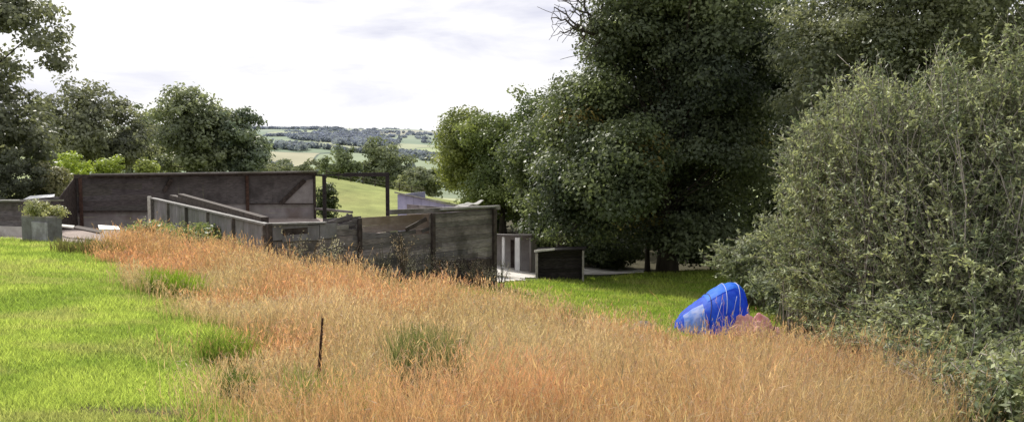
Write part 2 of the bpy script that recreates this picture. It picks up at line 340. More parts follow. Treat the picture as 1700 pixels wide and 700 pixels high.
def noise_at(p, s, o=0):
    return (vnoise(p[:, 0]+p[:, 2]*.6, p[:, 2]-p[:, 1]*.5, s, o)+vnoise(p[:, 1]+p[:, 0]*.4, p[:, 2]*1.1, s, o+3))*.5
def make_crown(name, ells, nclump, cr, nleaf, lsize, cA, cB, seed, mat, parent, shell=.5, lump=.55, aspect=.6, flat=.6, jit=.25, cC=None, cCf=0.0, gap=.16):
    rng = np.random.default_rng(seed); cc, dd = clump_centres(ells, nclump, rng, shell, lump)
    size_ = np.ptp(cc, axis=0).max(); sc_ = 1.0/max(cr*2.6, .2); g3 = noise_at(cc, sc_, seed % 13)
    keep = g3 > np.quantile(g3, gap); cc, dd, g3 = cc[keep], dd[keep], g3[keep]; nclump = len(cc)
    tcol = np.clip(rng.random((nclump, 1))*.7+(noise_at(cc, sc_*.7, 17)[:, None]-.35)*1.2, 0, 1.3); ccol = np.array(cA)*(1-tcol)+np.array(cB)*tcol
    if cC is not None:
        pick = rng.random(nclump) < cCf; ccol[pick] = np.array(cC)*(0.8+.4*rng.random((pick.sum(), 1)))
    crs = cr*(.6+.8*rng.random(nclump))
    k = np.repeat(np.arange(nclump), (nleaf*(.6+.8*rng.random(nclump))*(crs/cr)**1.5).astype(int)+4)
    off = rng.normal(size=(len(k), 3)); off = unit(off)*(rng.random((len(k), 1))**.5)
    off[:, 2] *= flat
    c = cc[k]+off*crs[k][:, None]
    n = unit(off)*.7+dd[k]*.4+np.array([0, 0, .5])+rng.normal(size=(len(k), 3))*.55
    v, f = leaf_quads(c, n, lsize*(.6+.8*rng.random(len(k))), aspect, rng, .3)
    col = ccol[k]*(1-jit+2*jit*rng.random((len(k), 1)))
    return fast_mesh(name, v, f, np.repeat(col, 4, 0), mat, parent), cc
def limb(mb, a, b, r0, r1, rng, n=6, wob=.08, sides=6, sag=0.15, c=(1, 1, 1)):
    t = np.linspace(0, 1, n)[:, None]; L_ = np.linalg.norm(b-a)
    p = a*(1-t)+b*t+rng.normal(size=(n, 3))*wob*L_*np.sin(t*math.pi)*.6
    p[:, 2] += (np.sin(t*math.pi)*sag*L_)[:, 0]
    mb.tube(p, r0+(r1-r0)*np.linspace(0, 1, n)**.8, sides, c)
    return p
def make_trunk(base, top, r, cc, nl, seed, parent, lean=0, stems=1):
    rng = np.random.default_rng(seed+500); mb = MB(); h = np.linalg.norm(top-base)
    t = np.linspace(0, 1, 9)[:, None]; p = base*(1-t)+top*t+rng.normal(size=(9, 3))*h*.012*np.sin(t*math.pi)
    p[0, 2] -= .3
    rr = r*(1-.8*t[:, 0]**.9); rr[0] *= 1.5; rr[1] *= 1.08; mb.tube(p, rr, 9)
    for q in rng.choice(len(cc), min(nl, len(cc)), replace=False):
        hh = np.clip((cc[q][2]-base[2])/max(h, .1)*rng.uniform(.35, .8), .18, .95)
        k = hh*8; i = int(min(k, 7)); a = p[i]*(1-(k-i))+p[i+1]*(k-i)
        limb(mb, a, cc[q], r*.32*(1-.6*hh)*rng.uniform(.6, 1), r*.05, rng, 6, .09, 5, .05)
    return mb.build('trunk', M['bark'], parent, True)
def tree(name, label, cat, bpx, bY, ells, nclump, cr, nleaf, lsize, cA, cB, seed, r=.3, nl=20, mat='leaf', group=None, topf=.7, **kw):
    b = gpx(bpx, bY); o = thing(name, label, cat, b, group)
    _, cc = make_crown('crown', ells, nclump, cr, nleaf, lsize, cA, cB, seed, M[mat], o, **kw)
    zt = max(e[2]+e[5] for e in ells); zm = b[2]+(zt-b[2])*topf
    mx_ = np.mean([e[0] for e in ells]); my_ = np.mean([e[1] for e in ells])
    make_trunk(b, np.array([b[0]*.4+mx_*.6, b[1]*.4+my_*.6, zm]), r, cc, nl, seed, o)
    return o
DK = ((.035, .05, .022), (.075, .095, .04))
# --- left group
tree('broadleaf_tree', 'tall open-topped dark tree cut off by the left edge of the photo', 'tree', -40, 44,
     [E(10, 30, 44, 75, 45, 2.5), E(70, 60, 44, 38, 26, 1.4), E(55, 105, 44, 45, 32, 2), E(-40, 40, 44, 90, 90, 3.5), E(15, 225, 44, 72, 68, 3), E(-50, 190, 44, 90, 120, 3.5)],
     520, .75, 60, .26, (.06, .068, .05), (.115, .125, .085), 21, .4, 30, shell=.25, lump=.5, gap=.3)
tree('broadleaf_tree', 'round dark tree behind the left end of the long brown shed, bare trunk showing', 'tree', 150, 78,
     [E(135, 190, 78, 62, 52, 4), E(190, 215, 78, 52, 48, 4), E(110, 225, 78, 45, 40, 3.5), E(160, 230, 78, 75, 42, 4), E(95, 215, 78, 35, 45, 3), E(205, 250, 78, 40, 34, 3)], 420, 1.0, 60, .36, (.065, .072, .055), (.13, .14, .095), 22, .38, 24, gap=.22)
tree('broadleaf_tree', 'small thin tree standing between the two large round left-hand trees', 'tree', 262, 105,
     [E(255, 215, 105, 30, 42, 3), E(248, 188, 105, 20, 16, 2), E(275, 245, 105, 36, 42, 3), E(235, 255, 105, 36, 34, 3)], 180, 1.0, 55, .45, (.07, .085, .055), (.11, .13, .075), 23, .25, 12)
tree('broadleaf_tree', 'big domed grey-green tree rising over the middle of the brown shed roof', 'tree', 325, 92,
     [E(322, 195, 92, 56, 48, 4.5), E(310, 240, 92, 55, 46, 4), E(355, 215, 92, 40, 45, 4), E(340, 262, 92, 60, 26, 4), E(285, 262, 92, 30, 26, 3)], 420, 1.1, 62, .42, (.085, .10, .07), (.165, .185, .115), 24, .42, 22, gap=.2)
tree('broadleaf_tree', 'lower blue-green tree merging with the right side of the big domed tree', 'tree', 398, 94,
     [E(395, 235, 94, 42, 52, 4), E(408, 255, 94, 31, 36, 3.5)], 280, 1.1, 62, .42, (.07, .09, .07), (.13, .155, .105), 25, .38, 16, gap=.2)
for i, (px, py, Y, rx, ry, lab, c) in enumerate([
     (112, 272, 62, 33, 20, 'rounded bright yellow-green bush behind the left end of the brown shed', (.20, .25, .05)),
     (68, 272, 64, 12, 13, 'small bright yellow-green bush left of the rounded yellow one', (.18, .23, .05)),
     (180, 275, 66, 18, 12, 'low bright bush standing in for sunlit grass between the tree trunks above the shed roof', (.17, .21, .05)),  # bright bush added in place of a sunlit patch of far grass
     (242, 277, 66, 14, 9, 'little sunlit yellowish bush peeping over the shed roof', (.17, .20, .06))]):
    b = gpx((px), Y); o = thing('garden_bush', lab, 'bush', b)
    _, cc = make_crown('foliage', [E(px, py, Y, rx, ry), E(px, py+16, Y, rx*.95, ry*1.2)], 70, .5, 50, .22, c, tuple(np.array(c)*.7), 40+i, M['leaf'], o)
    make_trunk(b, np.array([b[0], b[1], cc[:, 2].mean()]), .07, cc, 10, 40+i, o)
for i, (px, py, Y, rx, ry, lab, c, n) in enumerate([
     (86, 300, 43, 32, 24, 'grey-green shrub in front of the dark end of the brown shed', (.17, .17, .10), 90),
     (15, 290, 42, 75, 55, 'dark shrub mass below the left edge tree', (.07, .08, .055), 260)]):
    b = gpx(px, Y); o = thing('shrub', lab, 'shrub', b)
    _, cc = make_crown('foliage', [E(px, py, Y, rx, ry), E(px, py+18, Y, rx*.9, ry)], n, .4, 60, .15, c, tuple(np.array(c)*.65), 50+i, M['leaf'], o)
    make_trunk(b, np.array([b[0], b[1], cc[:, 2].mean()]), .06, cc, 10, 50+i, o)
# --- middle distance, leaf colours lightened to paint in haze
tree('field_tree', 'small round dark tree in the valley, left of the taller valley tree', 'tree', 565, 150,
     [E(565, 270, 150, 28, 22, 3), E(555, 284, 150, 25, 16, 3), E(582, 284, 150, 18, 16, 3)], 130, 1.2, 50, .55, (.08, .10, .06), (.13, .155, .09), 61, .3, 10, mat='leaf_matte')
tree('field_tree', 'taller hazy rounded tree in the valley behind the metal frame', 'tree', 640, 152,
     [E(636, 258, 152, 32, 30, 4), E(645, 285, 152, 36, 34, 4), E(625, 295, 152, 28, 24, 3), E(672, 300, 152, 24, 24, 3)], 210, 1.3, 55, .6, (.10, .12, .085), (.155, .175, .115), 62, .35, 12, mat='leaf_matte')
for i, (px, py, Y, rx, ry, lab) in enumerate([(470, 278, 170, 34, 14, 'low hedge clump in the valley just right of the left trees'), (515, 282, 165, 26, 14, 'second low valley hedge clump next to the small round tree'), (705, 300, 120, 32, 22, 'grey-green scrub bush at the foot of the sunlit young trees')]):
    b = gpx(px, Y) if Y < 140 else np.array([(px-850)/F*Y, Y, float(hill_z(np.array([(px-850)/F*Y]), np.array([Y]))[0])])
    o = thing('hedge_bush', lab, 'bush', b)
    _, cc = make_crown('foliage', [E(px, py, Y, rx, ry), E(px-8, py+8, Y, rx, ry)], 70, 1.1, 45, .55, (.11, .13, .085), (.19, .20, .13), 66+i, M['leaf_matte'], o)
    make_trunk(b, np.array([b[0], b[1], cc[:, 2].mean()]), .12, cc, 8, 66+i, o)
# --- right group
YG = ((.06, .078, .026), (.145, .165, .055))
tree('young_tree', 'sunlit yellow-green young tree, leftmost of the right-hand wood', 'tree', 775, 60,
     [E(775, 225, 60, 40, 42, 3), E(768, 270, 60, 42, 45, 3), E(800, 300, 60, 52, 50, 3)], 250, 1.0, 150, .21, *YG, 71, .22, 18)
tree('young_tree', 'yellow-green tree second from the left in the right-hand wood', 'tree', 835, 56,
     [E(830, 225, 56, 45, 38, 3), E(840, 270, 56, 50, 50, 3), E(830, 320, 56, 55, 40, 3), E(868, 195, 56, 40, 40, 3), E(872, 250, 56, 45, 55, 3), E(800, 215, 56, 35, 30, 2.5)], 330, 1.0, 150, .21, (.042, .062, .024), (.125, .15, .052), 72, .25, 18)
tree('broadleaf_tree', 'mid-green rounded tree behind the pale stall block', 'tree', 900, 46,
     [E(915, 190, 46, 45, 42, 3), E(922, 250, 46, 52, 58, 3.5), E(920, 320, 46, 50, 55, 3.5), E(945, 190, 46, 40, 40, 3), E(885, 195, 46, 38, 36, 3), E(880, 260, 46, 40, 50, 3)], 420, 1.08, 170, .19, (.034, .048, .022), (.125, .15, .06), 73, .3, 26, gap=.2)
tree('broadleaf_tree', 'leaning mid-green tree with orange-tinted leaves at the left foot of the giant tree', 'tree', 925, 38.3,
     [E(990, 160, 39, 50, 35, 3), E(950, 185, 39, 50, 40, 3), E(975, 220, 38.5, 65, 55, 3.2), E(975, 300, 37, 90, 60, 3.5), E(965, 368, 37, 85, 34, 3), E(1010, 320, 34.5, 75, 45, 2.2), E(1040, 250, 35, 60, 50, 2.2)], 440, 1.05, 180, .18, (.03, .042, .022), (.115, .138, .064), 74, .28, 26, cC=(.16, .13, .045), cCf=.03, gap=.22)  # nearest lobes added to throw shade into the green hollow
o = tree('broadleaf_tree', 'giant dark spreading tree filling the centre right of the photo', 'tree', 1108, 38,
     [E(1080, 20, 38, 95, 60, 3), E(1150, -60, 38, 170, 110, 4.5), E(1120, 110, 38, 100, 75, 3.5), E(1040, 60, 38, 68, 45, 2.5), E(1200, 90, 38, 120, 130, 4), E(1110, 210, 38, 110, 85, 3.5), E(1180, 270, 38, 105, 90, 3.5), E(1100, 320, 38, 85, 70, 3), E(1150, 380, 38, 90, 45, 2.5), E(1012, 105, 38, 40, 18, 1.5), E(1015, 190, 38.5, 75, 55, 2.5), E(1020, 270, 38, 70, 60, 2.5)],
     1000, 1.15, 215, .185, (.03, .04, .026), (.108, .128, .07), 75, .42, 60, cC=(.16, .14, .05), cCf=.012, gap=.25, flat=.5)
rng = np.random.default_rng(77); mb = MB()
a = P(1060, 45, 37.5); b1 = P(962, 48, 37.2)
main = limb(mb, a, b1, .13, .07, rng, 7, .05, 6, -.1)
for tgt in [(945, 18), (960, -10), (930, 52), (920, 12), (985, -15), (1000, -20), (955, 80), (925, -12), (975, 95), (940, 35), (915, 30), (948, 60), (970, 70), (935, 0), (990, 20)]:
    s_ = main[rng.integers(3, 7)]; e_ = P(tgt[0], tgt[1], 37.2+rng.uniform(-.6, .6))
    q = limb(mb, s_, e_, .06, .022, rng, 7, .10, 4, .05)
    for _ in range(4):
        s2 = q[rng.integers(2, 7)]; limb(mb, s2, s2+rng.normal(size=3)*.5+np.array([-.3, 0, .05]), .02, .012, rng, 4, .12, 3, .05)
mb.build('dead_branch', M['deadtwig'], o, True)
tree('broadleaf_tree', 'tall olive tree behind the grey willow thicket at the upper right', 'tree', 1480, 30,
     [E(1400, 60, 30, 95, 80, 3), E(1500, 20, 30, 140, 90, 3.5), E(1620, 60, 30, 130, 110, 3.5), E(1380, 150, 30, 95, 55, 2.5), E(1540, -80, 30, 200, 80, 4), E(1720, 150, 30, 100, 120, 3), E(1480, 160, 30, 120, 60, 3), E(1400, 230, 29, 90, 60, 2.5), E(1580, 200, 29, 110, 60, 2.5), E(1340, 100, 30, 50, 60, 2.5)],
     1150, .85, 135, .14, (.055, .066, .045), (.19, .20, .125), 78, .35, 40)
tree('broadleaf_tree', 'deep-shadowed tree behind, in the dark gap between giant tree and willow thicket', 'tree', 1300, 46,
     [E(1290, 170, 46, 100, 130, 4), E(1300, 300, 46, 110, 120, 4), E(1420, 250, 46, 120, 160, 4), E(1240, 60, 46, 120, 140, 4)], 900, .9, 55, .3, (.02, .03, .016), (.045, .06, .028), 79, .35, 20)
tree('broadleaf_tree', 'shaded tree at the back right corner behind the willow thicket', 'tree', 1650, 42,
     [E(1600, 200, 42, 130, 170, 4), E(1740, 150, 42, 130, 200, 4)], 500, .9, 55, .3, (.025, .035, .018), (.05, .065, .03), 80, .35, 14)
tree('broadleaf_tree', 'tall tree added behind the giant tree to shade the wood floor', 'tree', 1090, 60,
     [E(1080, 150, 60, 130, 110, 5), E(1010, 260, 60, 110, 90, 5), E(1180, 200, 60, 130, 130, 5)], 500, 1.1, 50, .4, (.035, .045, .022), (.07, .09, .04), 83, .4, 16)  # tree added out of sight to shade the wood floor
# understorey
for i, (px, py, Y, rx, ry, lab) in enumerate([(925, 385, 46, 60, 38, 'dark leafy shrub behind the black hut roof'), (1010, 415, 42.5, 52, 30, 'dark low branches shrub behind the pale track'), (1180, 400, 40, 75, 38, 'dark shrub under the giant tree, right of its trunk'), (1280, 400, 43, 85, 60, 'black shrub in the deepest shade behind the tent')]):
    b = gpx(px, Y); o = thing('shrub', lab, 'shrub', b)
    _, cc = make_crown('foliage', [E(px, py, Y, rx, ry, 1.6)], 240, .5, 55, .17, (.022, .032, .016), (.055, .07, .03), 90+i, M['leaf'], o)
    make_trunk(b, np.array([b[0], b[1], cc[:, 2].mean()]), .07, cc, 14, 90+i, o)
# dark hedge added at the back of the wood to block the sky
b = gpx(1150, 62); o = thing('hedge', 'long dark hedge added to block the sky behind the wood beneath the canopy', 'hedge', b)
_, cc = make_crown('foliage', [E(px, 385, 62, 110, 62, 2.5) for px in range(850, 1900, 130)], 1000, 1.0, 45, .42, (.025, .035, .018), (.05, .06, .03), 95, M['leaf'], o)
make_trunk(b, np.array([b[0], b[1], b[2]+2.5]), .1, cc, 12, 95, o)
# slim dark trunk beside the giant's
b = gpx(1075, 39); o = thing('slim_tree', 'slim dark trunk beside the giant tree at the end of the pale track', 'tree', b)
_, cc = make_crown('crown', [E(1072, 330, 39, 40, 40, 1.5)], 90, .5, 50, .18, *DK, 97, M['leaf'], o)
make_trunk(b, P(1070, 290, 39), .13, cc, 12, 97, o)

# --- willow thicket (near right): arching shoots with narrow leaves
def thicket(name, label, seed, bases, targets, nshoot, spread, leafsize, per, cA, cB, stem_r, mat, parent_loc, bow=.25, side=3):
    rng = np.random.default_rng(seed); o = thing(name, label, 'bush', parent_loc)
    mb = MB(); LC, LA, LN, LCOL = [], [], [], []
    bases = np.array(bases); tg = np.array(targets)
    wts = np.array([e[3]*e[5] for e in tg])**.8; wts[-3:] *= (.55, .6, .5) if len(tg) > 8 else 1; wts /= wts.sum()
    for i in range(nshoot):
        k = rng.choice(len(tg), p=wts); e = tg[k]; end = e[:3]+unit(rng.normal(size=3))*rng.random()**.45*e[3:]
        d2 = ((bases[:, :2]-end[None, :2])**2).sum(1); b0 = bases[rng.choice(np.argsort(d2)[:3])]+np.array([rng.normal()*.25, rng.normal()*.25, 0])
        if end[2] < gz(end[0], end[1])+.15: continue
        n = 8; t = np.linspace(0, 1, n)[:, None]; Ls = np.linalg.norm(end-b0)
        ctrl = b0*.45+end*.55; ctrl[2] += bow*Ls; ctrl[:2] = b0[:2]*.6+end[:2]*.4
        p = (1-t)**2*b0+2*t*(1-t)*ctrl+t**2*end + rng.normal(size=(n, 3))*.02*Ls*np.sin(t*3.1)
        mb.tube(p, stem_r*(1-.75*t[:, 0])*rng.uniform(.6, 1.4), 4, np.array([1, 1, 1])*rng.uniform(.6, 1.3))
        tt = rng.random(1); shade = rng.random()
        segs = [(p, .4)]
        for _ in range(side):
            j = rng.integers(3, n-1); dv = unit(p[j+1]-p[j]+rng.normal(size=3)*.45); l2 = rng.uniform(.2, .5)*min(1, Ls*.4)
            q = p[j]+dv*np.linspace(0, l2, 4)[:, None]; q[:, 2] -= np.linspace(0, 1, 4)**2*.06
            mb.tube(q, stem_r*.3, 3, np.array([1, 1, 1])*rng.uniform(.7, 1.2)); segs.append((q, 0))
        for q, lo in segs:
            m_ = int(per*(1.0 if lo else .45)*rng.uniform(.6, 1.3)); u = lo+(1-lo)*rng.random(m_); kk = u*(len(q)-1); i0 = np.minimum(kk.astype(int), len(q)-2); fr = (kk-i0)[:, None]
            pos = q[i0]*(1-fr)+q[i0+1]*fr; dr = unit(q[i0+1]-q[i0])
            ax = unit(dr*.6+rng.normal(size=(m_, 3))*.6); LC.append(pos+ax*leafsize*.5); LA.append(ax); LN.append(rng.normal(size=(m_, 3))+np.array([0, 0, .5]))
            cc_ = np.array(cA)*(1-shade)+np.array(cB)*shade
            LCOL.append(cc_[None]*(.4+1.2*rng.random((m_, 1))))
    c = np.concatenate(LC); v, f = leaf_quads(c, np.concatenate(LN), leafsize*(.6+.8*rng.random(len(c))), .36, rng, 0, np.concatenate(LA)*2)
    fast_mesh('foliage', v, f, np.repeat(np.concatenate(LCOL), 4, 0), M[mat], o)
    mb.build('stems', M['twig'], o, True); return o
def B3(px, Y): return gpx(px, Y)
wb = [B3(px, Y) for px, Y in [(1370, 15), (1460, 13), (1560, 12), (1650, 11), (1760, 11), (1420, 17), (1540, 15), (1680, 14), (1850, 13), (1600, 9.6), (1720, 9), (1680, 7.6), (1340, 16.5)]]
wt = [E(1350, 215, 15, 28, 60, .5), E(1575, 105, 14, 35, 65, .6), E(1685, 75, 13.5, 45, 75, .7), E(1455, 130, 15, 30, 60, .5), E(1400, 250, 15, 95, 80, 1.5), E(1380, 340, 14.5, 95, 80, 1.4), E(1360, 420, 14.5, 85, 70, 1.3), E(1520, 260, 14, 130, 100, 1.6), E(1500, 380, 13, 120, 110, 1.5), E(1640, 290, 13, 120, 120, 1.6), E(1640, 440, 11.5, 130, 120, 1.4),
      E(1400, 490, 13.5, 95, 60, 1.2), E(1480, 540, 11.5, 120, 75, 1.0), E(1620, 590, 10, 120, 75, 1.0), E(1760, 400, 12, 120, 200, 1.5), E(1340, 500, 14.5, 60, 40, .8), E(1580, 480, 12, 120, 100, 1.2), E(1720, 620, 9.5, 120, 80, 1), E(1680, 660, 8.6, 90, 50, .7), E(1500, 620, 10, 90, 60, .8), E(1590, 670, 8.6, 90, 50, .6), E(1400, 570, 12.5, 90, 50, .8), E(1450, 205, 15, 60, 55, 1.3), E(1620, 690, 7.6, 90, 55, .6), E(1700, 690, 7, 90, 70, .6), E(1640, 175, 13.5, 75, 60, 1.4), E(1750, 120, 13, 80, 100, 1.4), E(1285, 400, 16, 45, 60, .8), E(1545, 200, 14, 50, 50, 1.2), E(1310, 290, 16, 30, 90, .6), E(1430, 165, 14.5, 90, 55, 1.2), E(1610, 130, 14, 110, 50, 1.4), E(1500, 130, 14, 160, 60, 1.2)]
thicket('willow_thicket', 'large grey-green willow thicket of thin arching shoots in the right foreground', 101, wb, wt, 2700, 1, .08, 36, (.07, .09, .05), (.22, .24, .125), .011, 'willow', B3(1560, 12.5))
wb2 = [B3(px, Y) for px, Y in [(1380, 21), (1480, 20), (1580, 20), (1680, 19), (1780, 19)]]
wt2 = [E(1380, 215, 20.5, 75, 60, 1.5), E(1500, 195, 20, 110, 60, 1.6), E(1640, 160, 19.5, 100, 60, 1.6), E(1740, 170, 19, 90, 80, 1.5), E(1310, 260, 21, 45, 60, 1), E(1440, 140, 20, 60, 40, 1.2)]
thicket('willow_thicket', 'taller pale willow growth rising behind the near grey-green thicket at the right', 103, wb2, wt2, 700, 1, .125, 34, (.07, .085, .05), (.21, .225, .125), .014, 'willow', B3(1560, 20))
# leafy spray reaching out to the left over the tent
st_ = [B3(px, Y) for px, Y in [(1290, 24), (1250, 25.5), (1330, 22)]]
stt = [E(1215, 425, 25, 55, 35, 1.2), E(1260, 440, 24, 55, 45, 1.2), E(1290, 490, 21, 45, 40, 1), E(1300, 400, 23, 60, 60, 1.2)]
thicket('hazel_bush', 'grey leafy bush reaching over the back of the blue tent', 102, st_, stt, 360, 1, .15, 36, (.07, .085, .055), (.17, .185, .11), .012, 'willow', B3(1290, 24))

# --- far woods on the hillside (stuff)
rng = np.random.default_rng(120); TP = []
def far_line(x0, y0, x1, y1, n, jit=8, gap=.35):
    for k in range(n):
        t = rng.random()
        if vnoise(np.array([t*9+x0]), np.array([y0]), 1.3, 4)[0] < gap: continue
        TP.append((x0+(x1-x0)*t+rng.normal()*jit, y0+(y1-y0)*t+rng.normal()*jit, rng.uniform(5, 9)))
for k in range(26):
    d = rng.uniform(650, 2500); x0 = rng.uniform(-.36, .02)*d; far_line(x0, d, x0+rng.uniform(60, 420), d+rng.uniform(-60, 90), int(rng.uniform(20, 60)), 5, .25)
far_line(-950, 2620, 150, 2740, 200, 14, .3)
far_line(-950, 2600, 150, 2720, 40, 30, 0)
for (px, d0, rx, ry, n) in [(560, 1450, 80, 130, 300), (610, 1300, 50, 90, 130), (480, 1050, 30, 40, 30), (690, 1050, 50, 40, 70), (450, 800, 20, 30, 25), (500, 640, 35, 20, 40), (700, 700, 30, 20, 40), (620, 560, 60, 40, 80), (440, 520, 40, 40, 60)]:
    for k in range(n):
        r_ = rng.random()**.5; a_ = rng.random()*6.28; TP.append(((px-850)/F*d0+r_*rx*math.cos(a_), d0+r_*ry*math.sin(a_), rng.uniform(7, 11)))
TP = np.array(TP); hz = hill_z(TP[:, 0], TP[:, 1]); cs, ns, ss, cl = [], [], [], []
for (x, y, h), z in zip(TP, hz):
    n = 44; wd = rng.uniform(.5, 1.1); d = unit(rng.normal(size=(n, 3))); c = np.array([x, y, z+h*.42])+d*np.array([h*wd, h*.6, h*.46])*(.6+.4*rng.random((n, 1)))
    cs.append(c); ns.append(d+rng.normal(size=(n, 3))*.4); ss.append(np.full(n, h*.42)*(.6+.8*rng.random(n)))
    hzf = min(1, y/1500); base = np.array([.12, .14, .11])*(1-hzf)+np.array([.175, .195, .27])*hzf  # haze painted in: tree colour turns bluer further off
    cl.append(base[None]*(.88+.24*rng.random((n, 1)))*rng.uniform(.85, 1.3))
v, f = leaf_quads(np.concatenate(cs), np.concatenate(ns), np.concatenate(ss), .9, rng)
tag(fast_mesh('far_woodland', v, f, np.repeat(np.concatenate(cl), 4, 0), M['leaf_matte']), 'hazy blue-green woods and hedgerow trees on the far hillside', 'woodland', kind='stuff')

# ------------------------------------------------------------------ grass
def scatter(poly, dens_fn, dmax, rng, wob=1.0):
    poly = np.asarray(poly)[:, :2]; lo, hi = poly.min(0), poly.max(0); out_ = []
    n = int((hi-lo).prod()*dmax)
    for i in range(0, n, 400000):
        q = rng.random((min(400000, n-i), 2))*(hi-lo)+lo; q = q[rng.random(len(q)) < dens_fn(q[:, 0], q[:, 1])/dmax]
        wx = (fbm(q[:, 0], q[:, 1], 1.1, 51)-.5)*wob+rng.normal(size=len(q))*wob*.12; wy = (fbm(q[:, 0], q[:, 1], 1.1, 57)-.5)*wob*1.5+rng.normal(size=len(q))*wob*.12
        out_.append(q[poly_in(poly, q[:, 0]+wx, q[:, 1]+wy)])
    return np.concatenate(out_)
def blades(xy, h, w, lean, col_b, col_t, rng, segs=2, zoff=-.01):
    N = len(xy); base = np.stack([xy[:, 0], xy[:, 1], ground_z(xy[:, 0], xy[:, 1])+zoff], 1)
    az = rng.random(N)*2*math.pi; la = lean*(.3+rng.random(N)); d = np.stack([np.cos(az)*la, np.sin(az)*la+0, np.zeros(N)], 1)
    fa = rng.random(N)*math.pi*2; wv = np.stack([np.cos(fa), np.sin(fa), np.zeros(N)], 1)*np.asarray(w).reshape(-1, 1)*.5
    h = np.asarray(h).reshape(-1, 1); up = np.array([[0, 0, 1.]])
    if segs == 1:
        tip = base+up*h+d*h
        v = np.stack([base-wv, base+wv, tip], 1).reshape(-1, 3); f = np.arange(N*3).reshape(-1, 3)
        c = np.stack([col_b, col_b, col_t], 1).reshape(-1, 3); return v, f, c, tip
    mid = base+up*h*.55+d*h*.3; tip = base+up*h*.97+d*h
    v = np.stack([base-wv, base+wv, mid+wv*.8, mid-wv*.8, tip+wv*.25, tip-wv*.25], 1).reshape(-1, 3)
    k = np.arange(N)[:, None]*6; f = np.concatenate([k+np.array([[0, 1, 2, 3]]), k+np.array([[3, 2, 4, 5]])], 0)
    cm = col_b*.5+col_t*.5; c = np.stack([col_b, col_b, cm, cm, col_t, col_t], 1).reshape(-1, 3)
    return v, f, c, (tip, d)
def mixc(a, b, t): t = np.asarray(t).reshape(-1, 1); return np.array(a)[None]*(1-t)+np.array(b)[None]*t
# mown lawn
rng = np.random.default_rng(200)
def lawn_grass(name, poly, label, k, dmax, cA, cB, cC, hs=1.0):
    q = scatter(poly, lambda x, y: np.minimum(k/np.maximum(y, 3)**2, dmax), dmax, rng)
    q = q[(soil_mask(q[:, 0], q[:, 1]) > .8+rng.normal(size=len(q))*.45) | (rng.random(len(q)) < .12)]
    n1_ = fbm(q[:, 0], q[:, 1], .9, 12); n2_ = fbm(q[:, 0]*.6, q[:, 1], 1.7, 15)
    dist = np.maximum(q[:, 1], 4); col = mixc(cA, cB, sstep(.35, .65, n1_)); t3 = sstep(.48, .70, n2_).reshape(-1, 1)*.8
    col = col*(1-t3)+np.array(cC)[None]*t3
    col = col*(.5+.9*rng.random((len(q), 1)))
    h = (.03+.0028*dist)*(.6+.8*rng.random(len(q)))*hs*(.8+.5*n1_); w = .004+.0009*dist
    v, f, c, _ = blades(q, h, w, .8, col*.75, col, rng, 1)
    return tag(fast_mesh(name, v, f, c, M['lawn']), label, 'grass', kind='stuff')
lawn_grass('lawn_grass', LAWN, 'short bright green mown grass of the lawn on the left', 230000, 9000, (.29, .395, .09), (.47, .565, .15), (.46, .47, .20))
lawn_grass('meadow_grass', GREEN, 'short green grass of the hollow between the wall and the tent', 170000, 600, (.25, .36, .06), (.40, .48, .11), (.42, .42, .16))
# tall grass of the bank
rng = np.random.default_rng(201)
q = scatter(TALL, lambda x, y: np.minimum(14500/np.maximum(y, 3), 2800)*(.2+1.5*fbm(x, y, 1.3, 61)), 3900, rng, 1.7)
for (tx, ty, rx_, r1_, r2_) in [(712, 680, .40, 1.5, .5), (531, 662, .10, 1.3, .1), (560, 705, .35, .6, .3), (850, 640, .35, .6, .3), (385, 610, .3, .5, .3), (398, 655, .16, .5, .2)]:
    tg_ = ground_at(tx, ty); dx = (q[:, 0]-tg_[0])/rx_; dy = q[:, 1]-tg_[1]; dy = np.where(dy < 0, dy/r1_, dy/r2_); q = q[(dx*dx+dy*dy > 1) | (rng.random(len(q)) < .38)]
tg_ = ground_at(1215, 575); q = q[(((q[:, 0]-tg_[0])/1.5)**2+((q[:, 1]-tg_[1])/1.1)**2 > 1) | (rng.random(len(q)) < .45)]
dist = np.maximum(q[:, 1], 4); N = len(q)
nr = fbm(q[:, 0], q[:, 1], .38, 20); ng = fbm(q[:, 0], q[:, 1], .55, 24); ns_ = fbm(q[:, 0], q[:, 1], 1.5, 27)
bd = np.min([np.hypot(q[:, 0]-(a_[0]*(1-t)+b_[0]*t), q[:, 1]-(a_[1]*(1-t)+b_[1]*t)) for a_, b_ in zip(edge_w[:-1], edge_w[1:]) for t in (0, .25, .5, .75, 1)], axis=0)
hf = (.32+.68*sstep(0, 1.6, bd))*(.3+1.45*ns_)
kind_stem = rng.random(N) < .52
orange = mixc((.76, .38, .21), (.68, .27, .17), rng.random(N)); straw = mixc((.52, .39, .25), (.73, .57, .41), rng.random(N)); green = mixc((.17, .25, .06), (.34, .40, .11), rng.random(N)); pink = mixc((.50, .24, .17), (.42, .20, .14), rng.random(N))
mixr = rng.random(N)
to = np.clip(sstep(.28, .62, nr)*.85+.22*sstep(11, 16, q[:, 1])-.05+(mixr-.5)*.8, 0, 1)[:, None]; tg = np.clip(sstep(.38, .55, ng)+.12*sstep(10, 6, q[:, 1])+.40*sstep(1.3, .4, bd)*vnoise(q[:, 0], q[:, 1], .9, 66)+.5*np.exp(-((q[:, 0]-.2)/1.1)**2-((q[:, 1]-7.6)/1.5)**2)*vnoise(q[:, 0], q[:, 1], 1.3, 68)+(rng.random(N)-.5)*.6, 0, 1)[:, None]
head = straw*(1-to)+orange*to; right_ = sstep(.5, 4, q[:, 0])[:, None]*sstep(13, 8, q[:, 1])[:, None]; head = head*(1-.45*right_)+pink*.45*right_
